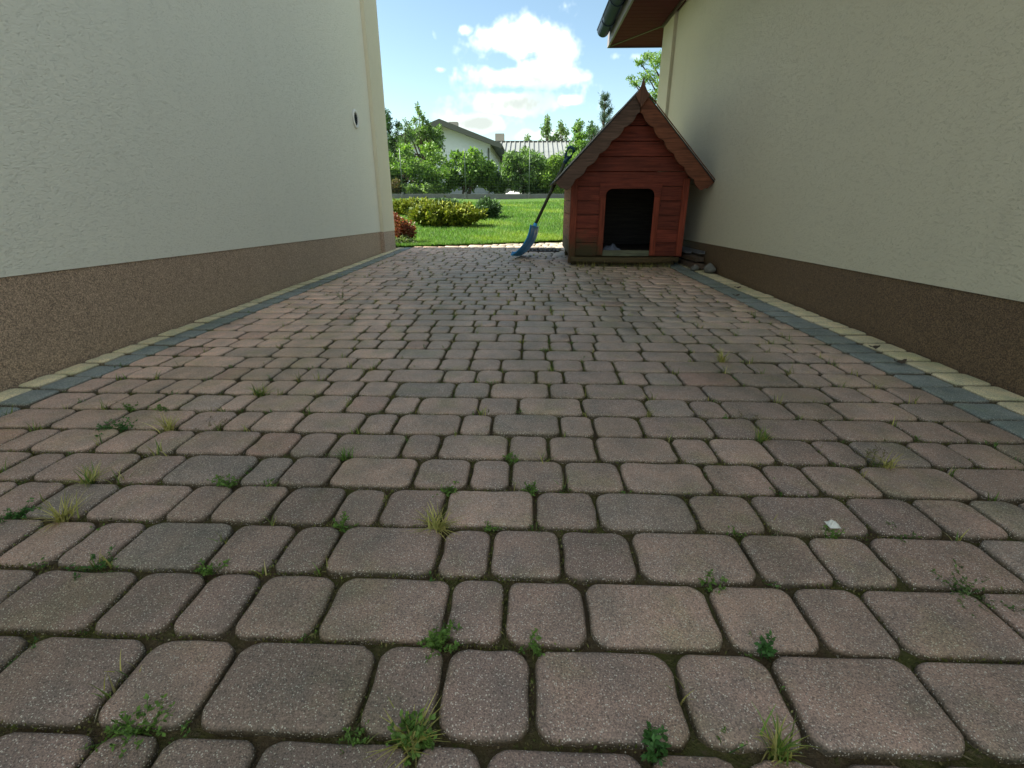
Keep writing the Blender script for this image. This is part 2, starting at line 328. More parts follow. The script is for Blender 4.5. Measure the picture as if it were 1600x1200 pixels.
# soil bed with a little relief
def bed():
    nx_, ny_ = 240, 500
    X = np.linspace(XL-.01, XR+.01, nx_); T = np.linspace(0, 1, ny_)
    gx, gt = np.meshgrid(X, T); gy = -2.2 + (6.11+(gx+1.38)*.41+2.2)*gt
    z = -.0118 + .0020*np.sin(gx*61+gy*23)*np.sin(gy*57-gx*31) + .0014*rng.standard_normal(gx.shape)
    Vv = np.stack([gx, gy, z], -1).reshape(-1, 3)
    i, j = np.meshgrid(np.arange(nx_-1), np.arange(ny_-1)); k = (j*nx_+i).ravel()
    idx = np.stack([k, k+1, k+nx_+1, k+nx_], -1)
    return np_mesh('joint_filling', Vv, 4, M['soil'], paving, idx=idx, smooth=True)
bd = bed(); bd['kind'] = 'stuff'
MEAS = {-1: [88, 197, 367, 632, 750, 1027, 1190, 1345, 1520],
 0: [-8, 192, 340, 575, 688, 832, 1068, 1230, 1470],
 1: [10, 182, 295, 387, 511, 699, 789, 917, 1120, 1262, 1377, 1577],
 2: [30, 120, 200, 345, 446, 521, 688, 767, 877, 991, 1170, 1282, 1382, 1567],
 3: [-5, 72, 160, 280, 347, 437, 530, 599, 694, 836, 932, 1083, 1185, 1340, 1451],
 4: [20, 77, 200, 272, 390, 447, 524, 650, 735, 798, 882, 972, 1107, 1202, 1267, 1360, 1506],
 5: [20, 70, 167, 230, 290, 395, 462, 520, 631, 687, 795, 857, 932, 1055, 1115, 1202, 1282, 1342, 1435, 1502],
 6: [98, 185, 292, 359, 402, 468, 566, 618, 720, 769, 875, 928, 1002, 1110, 1187, 1297, 1412, 1492],
 7: [131, 187, 245, 292, 355, 392, 484, 545, 605, 654, 748, 810, 910, 1010, 1081, 1133, 1235, 1307, 1420]}
SIZES = [.0885, .1075, .1075, .179, .179]
def fill(a, b):
    """random joints between a and b (exclusive)"""
    out = []; x = a
    while True:
        s = random.choice(SIZES)
        if x + s > b - .075:
            rest = b - x
            if rest > .2: out.append(x + rest*.5)
            return out
        x += s; out.append(x)
stones = []      # (x0,x1,y0,y1,colour,kind)
def stone_col(x, y, kind):
    j = rng.standard_normal()
    if kind == 'y': b = np.array([.80, .73, .49])
    elif kind == 'g': b = np.array([.25, .30, .305])
    else:
        near_ = np.clip((y-.8)/1.8 + .12*math.sin(x*3.1+y*2.3), 0, 1)      # far brightness painted into the stones, darker towards the yard
        side = np.clip((abs(x-.10)-.50)/.75, 0, 1)*np.clip(.35+.4*y, .35, 1)
        side = np.clip(side*.8 + .18*math.sin(x*2.1+y*1.7) + .09*rng.standard_normal(), 0, 1)
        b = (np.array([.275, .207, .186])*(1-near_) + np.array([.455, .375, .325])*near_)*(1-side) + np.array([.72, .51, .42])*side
        if rng.random() < .09: b = b*.6 + np.array([.24, .235, .22])*.4
        if rng.random() < .06: b = b*.6 + np.array([.40, .23, .185])*.4
    return b*(1+.05*j)
NROW = 62
for n in range(-20, NROW):
    ya = Y0 + n*D_ROW; yb = ya + D_ROW
    if n in MEAS:
        js = [xs_at(p, ya+D_ROW/2) for p in MEAS[n]]
        js = [x for x in js if FX0+.06 < x < FX1-.06]
        js = sorted(fill(FX0, js[0]) + js + fill(js[-1], FX1))
    else: js = fill(FX0, FX1)
    ed = [FX0] + js + [FX1]
    ed = [x for k, x in enumerate(ed) if k == 0 or x-ed[k-1] > .03]
    for a, b in zip(ed[:-1], ed[1:]): stones.append((a, b, ya, yb, 'f'))
    sh = .03
    stones += [(XL+.004, XL+YEL_L, ya+sh, yb+sh, 'y'), (XL+YEL_L, FX0, ya+sh*.4, yb+sh*.4, 'g'), (FX1, XR-YEL_R, ya+sh*.5, yb+sh*.5, 'g'), (XR-YEL_R, XR-.006, ya+sh, yb+sh, 'y')]
stones = [s for s in stones if s[3] < lawn_edge((s[0]+s[1])/2)]
DRAIN = (-.01, .335, 5.56, 5.90)
stones = [s for s in stones if not (s[0] > DRAIN[0]-.09 and s[1] < DRAIN[1]+.09 and s[2] > DRAIN[2]-.07 and s[3] < DRAIN[3]+.07)]
def stone_geo(x0, x1, y0, y1, near, kind):
    cx, cy = (x0+x1)/2, (y0+y1)/2; gap = .0029 if kind == 'f' else .0038
    w, d = (x1-x0)/2-gap, (y1-y0)/2-gap-.0012
    rc = min(.022 if kind == 'f' else .016, w*.6, d*.6); seg = 5 if near else 2
    pts = []; sgn = [(1, 1), (-1, 1), (-1, -1), (1, -1)]
    for q, (sx, sy) in enumerate(sgn):
        rr = rc*(.75+.5*rng.random())
        for k in range(seg+1):
            an = (q + k/seg)*math.pi/2
            pts.append((sx*(w-rr)+rr*math.cos(an), sy*(d-rr)+rr*math.sin(an)))
        if near:   # a mid point on each side for slight waviness
            nsx, nsy = sgn[(q+1) % 4]; mx_, my_ = (sx+nsx)/2*w, (sy+nsy)/2*d
            e = rng.normal(0, .0012)
            pts.append((mx_ + (sx+nsx)/2*e, my_ + (sy+nsy)/2*e))
    P = np.array(pts)
    if near: P += rng.normal(0, .0004, P.shape)
    n = len(P); r = np.linalg.norm(P, axis=1, keepdims=True); U = P/r
    rings = [(P, -.04), (P, -.0075), (P-U*.0016, -.0030), (P-U*.0045, -.0009), (P-U*.0095, 0)] if near else [(P, -.03), (P-U*.0006, -.0055), (P-U*.0055, 0)]
    jz = rng.normal(0, .0011); tx, ty = rng.normal(0, .005, 2)
    V = []
    for q, z in rings:
        zz = np.full(n, z) + jz + q[:, 0]*tx + q[:, 1]*ty
        V.append(np.column_stack([q[:, 0]+cx, q[:, 1]+cy, zz]))
    Fs = []
    for k in range(len(rings)-1):
        for i in range(n): Fs.append((k*n+i, k*n+(i+1) % n, (k+1)*n+(i+1) % n, (k+1)*n+i))
    Fs.append(tuple(range((len(rings)-1)*n, len(rings)*n)))
    soil = np.concatenate([np.full(n, q) for q in ((1, .9, .38, .08, 0) if near else (1, .75, 0))])[:, None]   # soil clings to the flanks
    return np.vstack(V), Fs, soil
def in_view(s):
    P = Vector(((s[0]+s[1])/2, (s[2]+s[3])/2, -CAM_H)); z = P.dot(fw)
    if z < .05: return 0
    px, py = 800+F_PX*P.dot(rt2)/z, 600-F_PX*P.dot(up2)/z
    if not (-60 < px < 1660 and py < 1270): return 0
    return (s[1]-s[0])/z*(CAM_H/z**2)
score = sorted([(in_view(s), i) for i, s in enumerate(stones) if s[4] == 'f'], reverse=True)
near_ids = {i for sc_, i in score[:300] if sc_ > 0}
escore = sorted([(in_view(s), i) for i, s in enumerate(stones) if s[4] != 'f'], reverse=True)
near_ids |= {i for sc_, i in escore[:130] if sc_ > 0}
def add_mesh(name, V, Fs, cols, parent, smooth=True):
    me = bpy.data.meshes.new(name); me.from_pydata(V.tolist(), [], Fs); me.update()
    ca = me.color_attributes.new('col', 'FLOAT_COLOR', 'POINT')
    c4 = np.ones((len(V), 4), np.float32); c4[:, :3] = cols; ca.data.foreach_set('color', c4.ravel())
    me.polygons.foreach_set('use_smooth', [smooth]*len(me.polygons)); me.materials.append(M['paver'])
    o = bpy.data.objects.new(name, me); COL.objects.link(o); o.parent = parent; return o
FV, FF, FCc = {'f': [], 'e': []}, {'f': [], 'e': []}, {'f': [], 'e': []}; cnt = {'f': 0, 'e': 0}
for i, s in enumerate(stones):
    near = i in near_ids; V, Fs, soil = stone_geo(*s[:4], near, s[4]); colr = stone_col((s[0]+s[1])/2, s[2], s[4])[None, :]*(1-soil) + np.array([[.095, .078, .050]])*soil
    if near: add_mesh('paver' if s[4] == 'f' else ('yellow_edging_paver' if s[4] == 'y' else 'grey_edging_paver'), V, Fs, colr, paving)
    else:
        k = 'f' if s[4] == 'f' else 'e'
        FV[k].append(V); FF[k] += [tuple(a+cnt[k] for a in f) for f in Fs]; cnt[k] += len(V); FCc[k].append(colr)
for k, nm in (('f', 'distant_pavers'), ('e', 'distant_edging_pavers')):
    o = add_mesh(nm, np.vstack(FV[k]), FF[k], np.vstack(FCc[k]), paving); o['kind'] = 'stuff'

# ------------------------------------------------------------------ left house
def plz_l(y): return .3555 - .0262*y
def plz_r(y): return .2862 - .0205*y
PIL, YP_L, YE_L = .038, 5.36, 5.80
YN = -0.7  # both houses cut short out of view to let more light in
lh = thing('left_house', 'tall off-white stuccoed house with brown plinth along the left of the driveway', 'house', (XL-3, 1.5, 0))
ZT = 4.0
def wall_piece(name, mt, x0, x1, y0, y1, zf, ztop, parent):
    return MB().prism([(y0, zf(y0)), (y1, zf(y1)), (y1, ztop), (y0, ztop)], 'x', x0, x1).build(name, mt, parent)
def plinth_piece(name, mt, x0, x1, y0, y1, zf, parent):
    return MB().prism([(y0, -.06), (y1, -.06), (y1, zf(y1)-.0015), (y0, zf(y0)-.0015)], 'x', x0, x1).build(name, mt, parent)
wall_piece('wall', M['wall_l'], XL-6, XL+.002, YN, YP_L, plz_l, ZT, lh); plinth_piece('plinth', M['plinth_l'], XL-6, XL-.002, YN, YP_L, plz_l, lh)
tag(wall_piece('corner_pilaster', M['wall_strip'], XL-6, XL+PIL, YP_L+.0005, YE_L, plz_l, ZT, lh), 'cream stuccoed corner strip of the left house')
plinth_piece('pilaster_plinth', M['plinth_strip'], XL-6, XL+PIL-.004, YP_L+.0005, YE_L-.003, plz_l, lh)
MB().prism([(XL-6.5, ZT-.001), (XL+.5, ZT+.002), (XL+.5, ZT+.2), (XL-3, ZT+2.2), (XL-6.5, ZT+.2)], 'y', YN-.4, YE_L+1.0).build('roof', M['tiles'], lh)  # unseen eave and far overhang shaped to keep sun off the lane
# round wall vent
vc = Vector((XL+.004, 4.885, 1.215)); vr = MB()
ring = []
for k in range(32):
    a = 2*math.pi*k/32; ring.append((math.cos(a), math.sin(a)))
vs = []
for (rr, dx) in ((.078, 0), (.076, .010), (.060, .013), (.052, .006), (.050, -.02)):
    vs += [(vc.x+dx, vc.y+rr*c_, vc.z+rr*s_) for c_, s_ in ring]
vr.add(vs, [(k*32+i, k*32+(i+1) % 32, (k+1)*32+(i+1) % 32, (k+1)*32+i) for k in range(4) for i in range(32)])
vent = vr.build('vent', M['white'], lh, smooth=True)
MB().add([(vc.x+.0015, vc.y+.0515*c_, vc.z+.0515*s_) for c_, s_ in ring], [tuple(range(32))]).build('dark_opening_disc', M['black'], vent)  # flat black disc paints the dark of the hole
for k in range(5):
    z = vc.z-.034+k*.017; hw = math.sqrt(max(0, .05**2-(z-vc.z)**2))
    MB().box((vc.x+.002, vc.y-hw, z-.002), (vc.x+.006, vc.y+hw, z+.002)).build('louvre', M['gutter'], vent)

# ------------------------------------------------------------------ right house
YP_R, YE_R, ZS = 5.90, 6.33, 2.30
rh = thing('right_house', 'low cream stuccoed house with dark brown plinth and eaves right of the driveway', 'house', (XR+3, 1.5, 0))
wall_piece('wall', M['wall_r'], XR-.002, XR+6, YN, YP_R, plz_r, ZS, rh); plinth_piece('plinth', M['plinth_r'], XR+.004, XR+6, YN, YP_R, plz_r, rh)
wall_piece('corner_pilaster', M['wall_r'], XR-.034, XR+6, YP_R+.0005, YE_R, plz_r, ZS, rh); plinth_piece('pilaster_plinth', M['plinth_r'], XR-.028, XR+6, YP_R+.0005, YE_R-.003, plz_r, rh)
XF, YB = .955, 7.10      # fascia line, back eave line
# soffit panels run out from the wall; mitre at the corner
k = 0; y = 4.3
while y < YB-.001:
    y1 = min(y+.105, YB)
    MB().box((XF+.004, y+.002, ZS+.001), (XR+.6, y1-.003, ZS+.012)).build('soffit_panel', M['soffit'], rh)
    y += .105
MB().box((XF+.004, YN-.4, ZS+.001), (XR+.5, 4.299, ZS+.012)).build('soffit', M['soffit'], rh)
MB().box((XF+.004, YN-.4, ZS+.013), (XR+6, YB, ZS+.03)).build('soffit_backing', M['soffit_trim'], rh)
dvec = Vector((XR-.03-XF, YE_R-YB, 0)); nrm = Vector((-dvec.y, dvec.x, 0)).normalized()*.014
pa, pb = Vector((XF+.01, YB-.01, 0)), Vector((XR-.035, YE_R, 0))
MB().prism([(pa+nrm)[:2], (pb+nrm)[:2], (pb-nrm)[:2], (pa-nrm)[:2]], 'z', ZS-.004, ZS+.0005).build('mitre_trim', M['soffit_trim'], rh)
MB().box((XR-.060, YN, ZS-.022), (XR-.036, YE_R, ZS+.0005)).build('wall_trim', M['soffit_trim'], rh)
MB().box((XF-.018, YN-.4, ZS-.012), (XF+.003, YB+.02, ZS+.20)).build('fascia', M['fascia'], rh)
MB().box((XF+.004, YB+.0005, ZS-.012), (XR+6, YB+.02, ZS+.20)).build('fascia', M['soffit_trim'], rh)
roof = MB()
roof.add([(XF-.03, YN-.4, ZS+.2), (XF-.03, YB+.04, ZS+.2), (XF+3.6, YB-3.4, ZS+2.1), (XF+3.6, YN-.4, ZS+2.1), (XR+6.2, YB+.04, ZS+.2), (XR+6.2, YN-.4, ZS+.2)],
         [(0, 1, 2, 3), (1, 4, 2), (4, 5, 3, 2), (0, 3, 5), (0, 5, 4, 1)])
roof.build('roof', M['tiles'], rh)
# half-round gutter with bead and brackets
gt = MB(); prof = []
for k in range(13):
    a = math.pi + math.pi*k/12; prof.append((XF-.095+.072*math.cos(a), ZS+.135+.072*math.sin(a)))
prof = [(XF-.175, ZS+.142), (XF-.172, ZS+.132)] + prof[0:] ; inner = [(x+(XF-.095-x)*.08, z+.006) for x, z in prof[::-1]]
gt.prism(prof+inner, 'y', YN-.4, 6.98); gut = gt.build('gutter', M['gutter'], rh)
MB().prism([(XF-.095+.071*math.cos(math.pi+math.pi*k/12), ZS+.135+.071*math.sin(math.pi+math.pi*k/12)) for k in range(13)], 'y', 6.975, 6.985).build('end_cap', M['gutter'], gut)
for yb in (5.35, 5.95, 6.55):
    MB().prism([(XF-.095+q*math.cos(math.pi+math.pi*k/12), ZS+.135+q*math.sin(math.pi+math.pi*k/12)) for q, ks in ((.081, range(13)), (.073, range(12, -1, -1))) for k in ks], 'y', yb, yb+.03).build('gutter_bracket', M['gutter'], gut)

# ------------------------------------------------------------------ dog house
DX0, DX1, DYF, DYB, DZ0, PL = .355, 1.300, 4.36, 5.34, .082, .112
DC = (DX0+DX1)/2 + .006; RA = 1.285; RS = 1.03     # roof underside apex and slope
dh = thing('dog_house', 'red wooden dog house with scalloped gable boards beside the right wall', 'dog house', (DC, (DYF+DYB)/2, 0))
def zu(x): return RA - RS*abs(x-DC)
doorx0, doorx1, doorz0, doorz1 = .636, 1.036, .128, .622
def clip_plank(z0, z1, xa, xb):
    """polygon of a board between z0,z1 and xa,xb under the roof slope"""
    xl = lambda z: DC-(RA-z)/RS
    xr = lambda z: DC+(RA-z)/RS
    a0, a1, b0, b1 = max(xa, xl(z0)), max(xa, xl(z1)), min(xb, xr(z0)), min(xb, xr(z1))
    if a1 >= b1: return [(a0, z0), (b0, z0), (DC, min(RA, z1))]
    return [(a0, z0), (b0, z0), (b1, z1), (a1, z1)]
z = DZ0
while z < RA-.03:
    z1 = min(z+PL, RA-.01); zz1 = z1-.004
    for (xa, xb) in ([(DX0, doorx0-.01), (doorx1+.01, DX1)] if z < doorz1-.02 else [(DX0, DX1)]):
        if z < doorz1 < z1 and z < doorz1-.02:
            pass
        yj = DYF + random.uniform(-.002, .002)
        MB().prism(clip_plank(z, zz1, xa, xb), 'y', yj, yj+.02).build('front_board', M['red'], dh, .003)
    z = z1
# header with the rounded top of the doorway
hp = [(doorx0-.055, doorz1+.045), (doorx0-.055, doorz1-.062), (doorx0, doorz1-.062)]
rc = .055
hp += [(doorx0+rc-rc*math.cos(a), doorz1-rc+rc*math.sin(a)) for a in [math.pi/2*k/6 for k in range(7)]]
hp += [(doorx1-rc+rc*math.sin(a), doorz1-rc+rc*math.cos(a)) for a in [math.pi/2*k/6 for k in range(7)]]
hp += [(doorx1, doorz1-.062), (doorx1+.055, doorz1-.062), (doorx1+.055, doorz1+.045)]
MB().prism(hp, 'y', DYF-.015, DYF-.0025).build('door_header', M['red'], dh, .002)
for (a, b) in ((doorx0-.048, doorx0), (doorx1, doorx1+.048)):
    MB().box((a, DYF-.018, DZ0+.005), (b, DYF-.0025, doorz1-.064)).build('door_casing', M['redz'], dh, .003)
MB().box((doorx0+.001, DYF-.014, DZ0-.002), (doorx1-.001, DYF+.03, doorz0)).build('door_sill', M['sill'], dh, .004)
MB().box((DX0-.012, DYF-.022, .02), (DX0+.045, DYF-.0025, .70)).build('corner_board', M['redz'], dh, .003)
MB().box((DX1-.040, DYF-.022, DZ0), (DX1+.012, DYF-.0025, .70)).build('corner_board', M['redz'], dh, .003)
# sides, back, floor
for side, x0, x1 in ((0, DX0, DX0+.02), (1, DX1-.02, DX1)):
    z = DZ0
    while z < .70:
        MB().box((x0, DYF+.024, z), (x1, DYB-.022, z+PL-.004)).build('side_board', M['redy'], dh, .003); z += PL
MB().box((DX0-.010, DYF-.0015, .02), (DX0-.0005, DYF+.07, .70)).build('corner_board', M['redz'], dh, .003)
z = DZ0
while z < RA-.03:
    z1 = min(z+PL, RA-.01); MB().prism(clip_plank(z, z1-.002, DX0, DX1), 'y', DYB-.02, DYB).build('back_board', M['red'], dh); z = z1
MB().box((DX0+.021, DYF+.031, DZ0), (DX1-.021, DYB-.034, DZ0+.022)).build('floor', M['dark'], dh)
MB().prism(clip_plank(DZ0, .72, DX0+.021, DX1-.021) , 'y', DYB-.033, DYB-.021).build('light_block_panel', M['dark'], dh)  # panels added to stop light leaks, coloured dark to keep the inside shaded
for x_ in (DX0+.0205, DX1-.0305):
    MB().box((x_, DYF+.031, DZ0+.0225), (x_+.01, DYB-.034, .74)).build('light_block_panel', M['dark'], dh)
MB().box((DX0+.031, DYF+.031, .735), (DX1-.031, DYB-.034, .747)).build('ceiling', M['dark'], dh)
for (xa, xb, za, zb_) in ((DX0+.02, doorx0-.012, DZ0, doorz1), (doorx1+.012, DX1-.02, DZ0, doorz1), (DX0+.02, DX1-.02, doorz1+.001, .734)):
    MB().box((xa, DYF+.0225, za), (xb, DYF+.0305, zb_)).build('light_block_panel', M['dark'], dh)
for yy in (DYF+.06, DYB-.15):
    MB().box((DX0+.02, yy, 0), (DX1-.02, yy+.08, DZ0-.001)).build('skid', M['mossboard'], dh, .004)
# bowed step board
st = []
NS = 14
for k in range(NS+1):
    tt = k/NS; st.append((DX0+.01+(DX1-DX0-.02)*tt, DYF-.035-.085*math.sin(math.pi*tt)))
st += [(DX1-.01, DYF-.023), (DX0+.01, DYF-.023)]
MB().prism(st, 'z', .038, .076).build('step_board', M['mossboard'], dh, .005)
# roof: two slopes of boards on felt
YR0, YR1, HW = 4.235, 5.46, .607
for sg in (-1, 1):
    a = (DC, RA+.002); b = (DC+sg*HW, RA+.002-RS*HW); nx_, nz_ = sg*RS/math.hypot(RS, 1), 1/math.hypot(RS, 1)
    nb = 8
    sl_ = None
    for k in range(nb):
        p = [a[0]+(b[0]-a[0])*(k+.0)/nb, a[1]+(b[1]-a[1])*(k+.0)/nb]; q = [a[0]+(b[0]-a[0])*(k+.985)/nb, a[1]+(b[1]-a[1])*(k+.985)/nb]
        MB().prism([p, q, (q[0]+nx_*.018, q[1]+nz_*.018), (p[0]+nx_*.018, p[1]+nz_*.018)], 'y', YR0, YR1).build('roof_board', M['roofwood'], dh)
    MB().prism([(a[0]+nx_*.019-sg*.0, a[1]+nz_*.019), (b[0]+nx_*.019+sg*.01, b[1]+nz_*.019-.01*RS), (b[0]+nx_*.026+sg*.01, b[1]+nz_*.026-.01*RS), (DC, RA+.002+.026*math.hypot(RS, 1))], 'y', YR0-.028, YR1+.01).build('roofing_felt', M['bitumen'], dh)
    # bargeboard with scalloped lower edge
    L = math.hypot(HW, RS*HW)+.012; tx, tz = sg/math.hypot(RS, 1), -RS/math.hypot(RS, 1)
    ox, oz = DC+nx_*.016, RA+.002+nz_*.016
    top = [(ox+tx*s_, oz+tz*s_) for s_ in (-.0, L)]
    top[0] = (DC+sg*.002, RA+.002+.018*math.hypot(RS, 1))
    low = []
    NB = 66; per = .128
    for k in range(NB+1):
        s_ = L - (L-.085)*k/NB
        ph = ((L - s_) % per)/per; wv = abs(math.sin(math.pi*ph))**.65
        wd = .093 + .020*wv - (.0 if s_ < L-.02 else .03)
        low.append((ox+tx*s_-nx_*wd, oz+tz*s_-nz_*wd))
    low = [(x_, z_) for x_, z_ in low if (x_-DC)*sg > .003]
    xe = low[-1]; low.append((DC+sg*.003, xe[1]+.01))
    MB().prism(top+low, 'y', YR0-.026, YR0-.0005).build('bargeboard', M['barge_grey' if sg < 0 else 'barge_orange'], dh, .002)['label'] = 'weathered grey-brown scalloped gable board' if sg < 0 else 'orange-brown scalloped gable board'
    MB().prism([(ox+nx_*.0125, oz+nz_*.0125), (ox+tx*L+nx_*.0125, oz+tz*L+nz_*.0125), (ox+tx*L+nx_*.018, oz+tz*L+nz_*.018), (ox+nx_*.018, oz+nz_*.018)], 'y', YR0-.040, YR0-.029).build('edge_strip', M['edge' if sg < 0 else 'finial'], dh)  # left strip paler than the right one
MB().prism([(DC, 1.188), (DC+.050, 1.262), (DC+.016, 1.325), (DC, 1.385), (DC-.016, 1.325), (DC-.050, 1.262)], 'y', YR0-.064, YR0-.0415).build('finial', M['finial'], dh, .003)
# blanket crumpled inside
bl = []; NBL = 14
for j in range(NBL+1):
    for i in range(NBL+1):
        u, v = i/NBL*2-1, j/NBL*2-1; rr = max(0, 1-(u*u+v*v)**.8)
        bl.append((.735+u*.10, DYF+.16+v*.10, DZ0+.024+.075*rr*(.65+.35*math.sin(7*u+3*v)*math.cos(6*v-2*u))))
tag(MB().add(bl, [(j*(NBL+1)+i, j*(NBL+1)+i+1, (j+1)*(NBL+1)+i+1, (j+1)*(NBL+1)+i) for j in range(NBL) for i in range(NBL)]).build('crumpled_cloth', M['cloth'], smooth=True),
    'crumpled grey-blue cloth lying inside the dog house doorway', 'cloth')

# ------------------------------------------------------------------ snow shovel
sb = Vector((-.085, 4.97, .012)); st_ = Vector((.385, 4.93, .985)); hb = sb + (st_-sb)*.20
sv = thing('snow_shovel', 'blue plastic snow shovel with dark handle leaning on the dog house roof', 'shovel', tuple(sb))
ax = (st_-sb).normalized()
wdir = Vector((-.36, -1, -.05)); wdir = (wdir - ax*wdir.dot(ax)).normalized(); ndir = ax.cross(wdir).normalized()   # ndir: bulge side
if ndir.x > 0: ndir = -ndir
NU, NV = 12, 10; bv = []
for sgn, off in ((0, 0), (1, .006)):
    for j in range(NV+1):
        v = j/NV
        for i in range(NU+1):
            u = i/NU*2-1
            p = sb + ax*(v*.33) + wdir*(u*(.175-.02*v)) + ndir*((.17*(v-.6)**2) + .012*abs(u)**3 - .03 - off + .003*math.sin(i*1.57))
            bv.append(p)
n1_ = (NU+1)*(NV+1)
bf = [(j*(NU+1)+i, j*(NU+1)+i+1, (j+1)*(NU+1)+i+1, (j+1)*(NU+1)+i) for j in range(NV) for i in range(NU)]
bf += [tuple(n1_+q for q in f[::-1]) for f in bf]
rim = [i for i in range(NU+1)] + [j*(NU+1)+NU for j in range(1, NV+1)] + [NV*(NU+1)+i for i in range(NU-1, -1, -1)] + [j*(NU+1) for j in range(NV-1, 0, -1)]
bf += [(rim[k], rim[(k+1) % len(rim)], n1_+rim[(k+1) % len(rim)], n1_+rim[k]) for k in range(len(rim))]
zmin = min(p.z for p in bv); bv = [p + Vector((0, 0, .002-zmin)) for p in bv]
bld = MB().add(bv, bf).build('blade', M['blue'], sv, smooth=False)
lip = MB()
e0 = [bv[i] for i in range(NU+1)]
lip.add([p + ndir*.004 - ax*.004 for p in e0] + [p + ax*.035 + ndir*.006 for p in e0] + [p - ndir*.009 - ax*.004 for p in e0] + [p + ax*.035 - ndir*.009 for p in e0],
        [(i, i+1, NU+2+i, NU+1+i) for i in range(NU)] + [(2*NU+2+i, 2*NU+3+i, 3*NU+4+i, 3*NU+3+i) for i in range(NU)] + [(i, i+1, 2*NU+3+i, 2*NU+2+i) for i in range(NU)])
lip.build('scraping_edge', M['blue2'], bld)
MB().tube([sb+ax*.16-ndir*.012, hb+ax*.13], [.024, .019], 10).build('socket', M['blue'], sv, smooth=True)
MB().tube([hb+ax*.05, st_-ax*.08], .0155, 10).build('handle', M['handle'], sv, smooth=True)
gp = MB(); gd = (wdir*.35 + ndir*.9).normalized(); t0 = st_-ax*.12
gp.tube([t0-ax*.03, t0+ax*.03], .019, 8)
loop = [t0, t0+ax*.045+gd*.026, t0+ax*.10+gd*.030, t0+ax*.115+gd*.016, t0+ax*.115-gd*.016, t0+ax*.10-gd*.030, t0+ax*.045-gd*.026, t0]
gp.tube(loop, .014, 8); gp.build('grip', M['grip'], sv, smooth=True)

# ------------------------------------------------------------------ floor drain
dx0, dx1, dy0, dy1 = DRAIN
dr = thing('floor_drain', 'dark rectangular drain set in the paving left of the dog house', 'drain', ((dx0+dx1)/2, (dy0+dy1)/2, 0))
MB().box((dx0, dy0, -.03), (dx1, dy1, -.0095)).build('dark_pit_fill', M['black'], dr)  # solid black block paints the darkness below the grate
for a, b in (((dx0, dy0, -.009), (dx1, dy0+.022, .004)), ((dx0, dy1-.022, -.009), (dx1, dy1, .004)), ((dx0, dy0+.0225, -.009), (dx0+.022, dy1-.0225, .004)), ((dx1-.022, dy0+.0225, -.009), (dx1, dy1-.0225, .004))):
    MB().box(a, b).build('frame_bar', M['iron'], dr, .002)
for k in range(6):
    x = dx0+.05+k*(dx1-dx0-.10)/5
    MB().box((x-.007, dy0+.023, -.009), (x+.007, dy1-.023, .001)).build('grate_bar', M['iron'], dr)

# ------------------------------------------------------------------ scrap beside the dog house
def rotbox(c, sx, sy, sz, yaw, pitch=0):
    mtx = Matrix.Translation(c) @ Matrix.Rotation(yaw, 4, 'Z') @ Matrix.Rotation(pitch, 4, 'X')
    b = MB().box((-sx/2, -sy/2, -sz/2), (sx/2, sy/2, sz/2)); b.v = [tuple(mtx @ Vector(v)) for v in b.v]; return b
tag(rotbox((1.395, 4.55, .030), .085, 1.0, .04, R(-2)).build('wooden_plank', M['plank'], bevel=.003), 'old grey-brown plank at the bottom of the scrap pile', 'plank')
tag(rotbox((1.385, 4.62, .075), .07, 1.0, .035, R(1.5), R(-.5)).build('wooden_beam', M['plank'], bevel=.003), 'dark wooden beam under the metal strips by the wall', 'beam')
def channel(name, c, ln, yaw, lab):
    mtx = Matrix.Translation(c) @ Matrix.Rotation(yaw, 4, 'Z') @ Matrix.Rotation(R(-1.2), 4, 'X')
    b = MB().prism([(-.022, 0), (.022, 0), (.022, .022), (.019, .022), (.019, .003), (-.019, .003), (-.019, .022), (-.022, .022)], 'y', -ln/2, ln/2)
    b.v = [tuple(mtx @ Vector(v)) for v in b.v]; return tag(b.build(name, M['zinc']), lab, 'metal strip')
channel('metal_strip', (1.425, 4.66, .108), .95, R(1.2), 'shiny metal channel strip on top of the scrap pile, nearest the wall')
channel('metal_strip', (1.365, 4.72, .104), .80, R(0), 'shiny metal channel strip on the scrap pile, nearest the dog house')
def rock(name, c, r, lab, seed, squash=.6, mt='stone'):
    import bmesh
    bm = bmesh.new(); bmesh.ops.create_icosphere(bm, subdivisions=2, radius=1); rr = random.Random(seed)
    cuts = [Vector((rr.uniform(-1, 1), rr.uniform(-1, 1), rr.uniform(-.6, 1))).normalized() for _ in range(9)]
    for v in bm.verts:
        for q in cuts:
            e = v.co.dot(q)-.68
            if e > 0: v.co -= q*e
        v.co = Vector((v.co.x*r[0], v.co.y*r[1], v.co.z*r[2]*squash)) + Vector((rr.gauss(0, 1), rr.gauss(0, 1), rr.gauss(0, 1)))*r[0]*.03
    me = bpy.data.meshes.new(name); bm.to_mesh(me); bm.free(); me.materials.append(M[mt])
    o = bpy.data.objects.new(name, me); COL.objects.link(o); o.location = c
    return tag(o, lab, 'stone') if lab else o
rock('stone_fragment', (1.415, 3.93, .035), (.055, .08, .07), 'broken grey stone in front of the scrap pile by the right wall', 3)
rock('stone_fragment', (1.345, 4.05, .022), (.035, .05, .05), 'small grey stone between the scrap pile and the paving', 5)

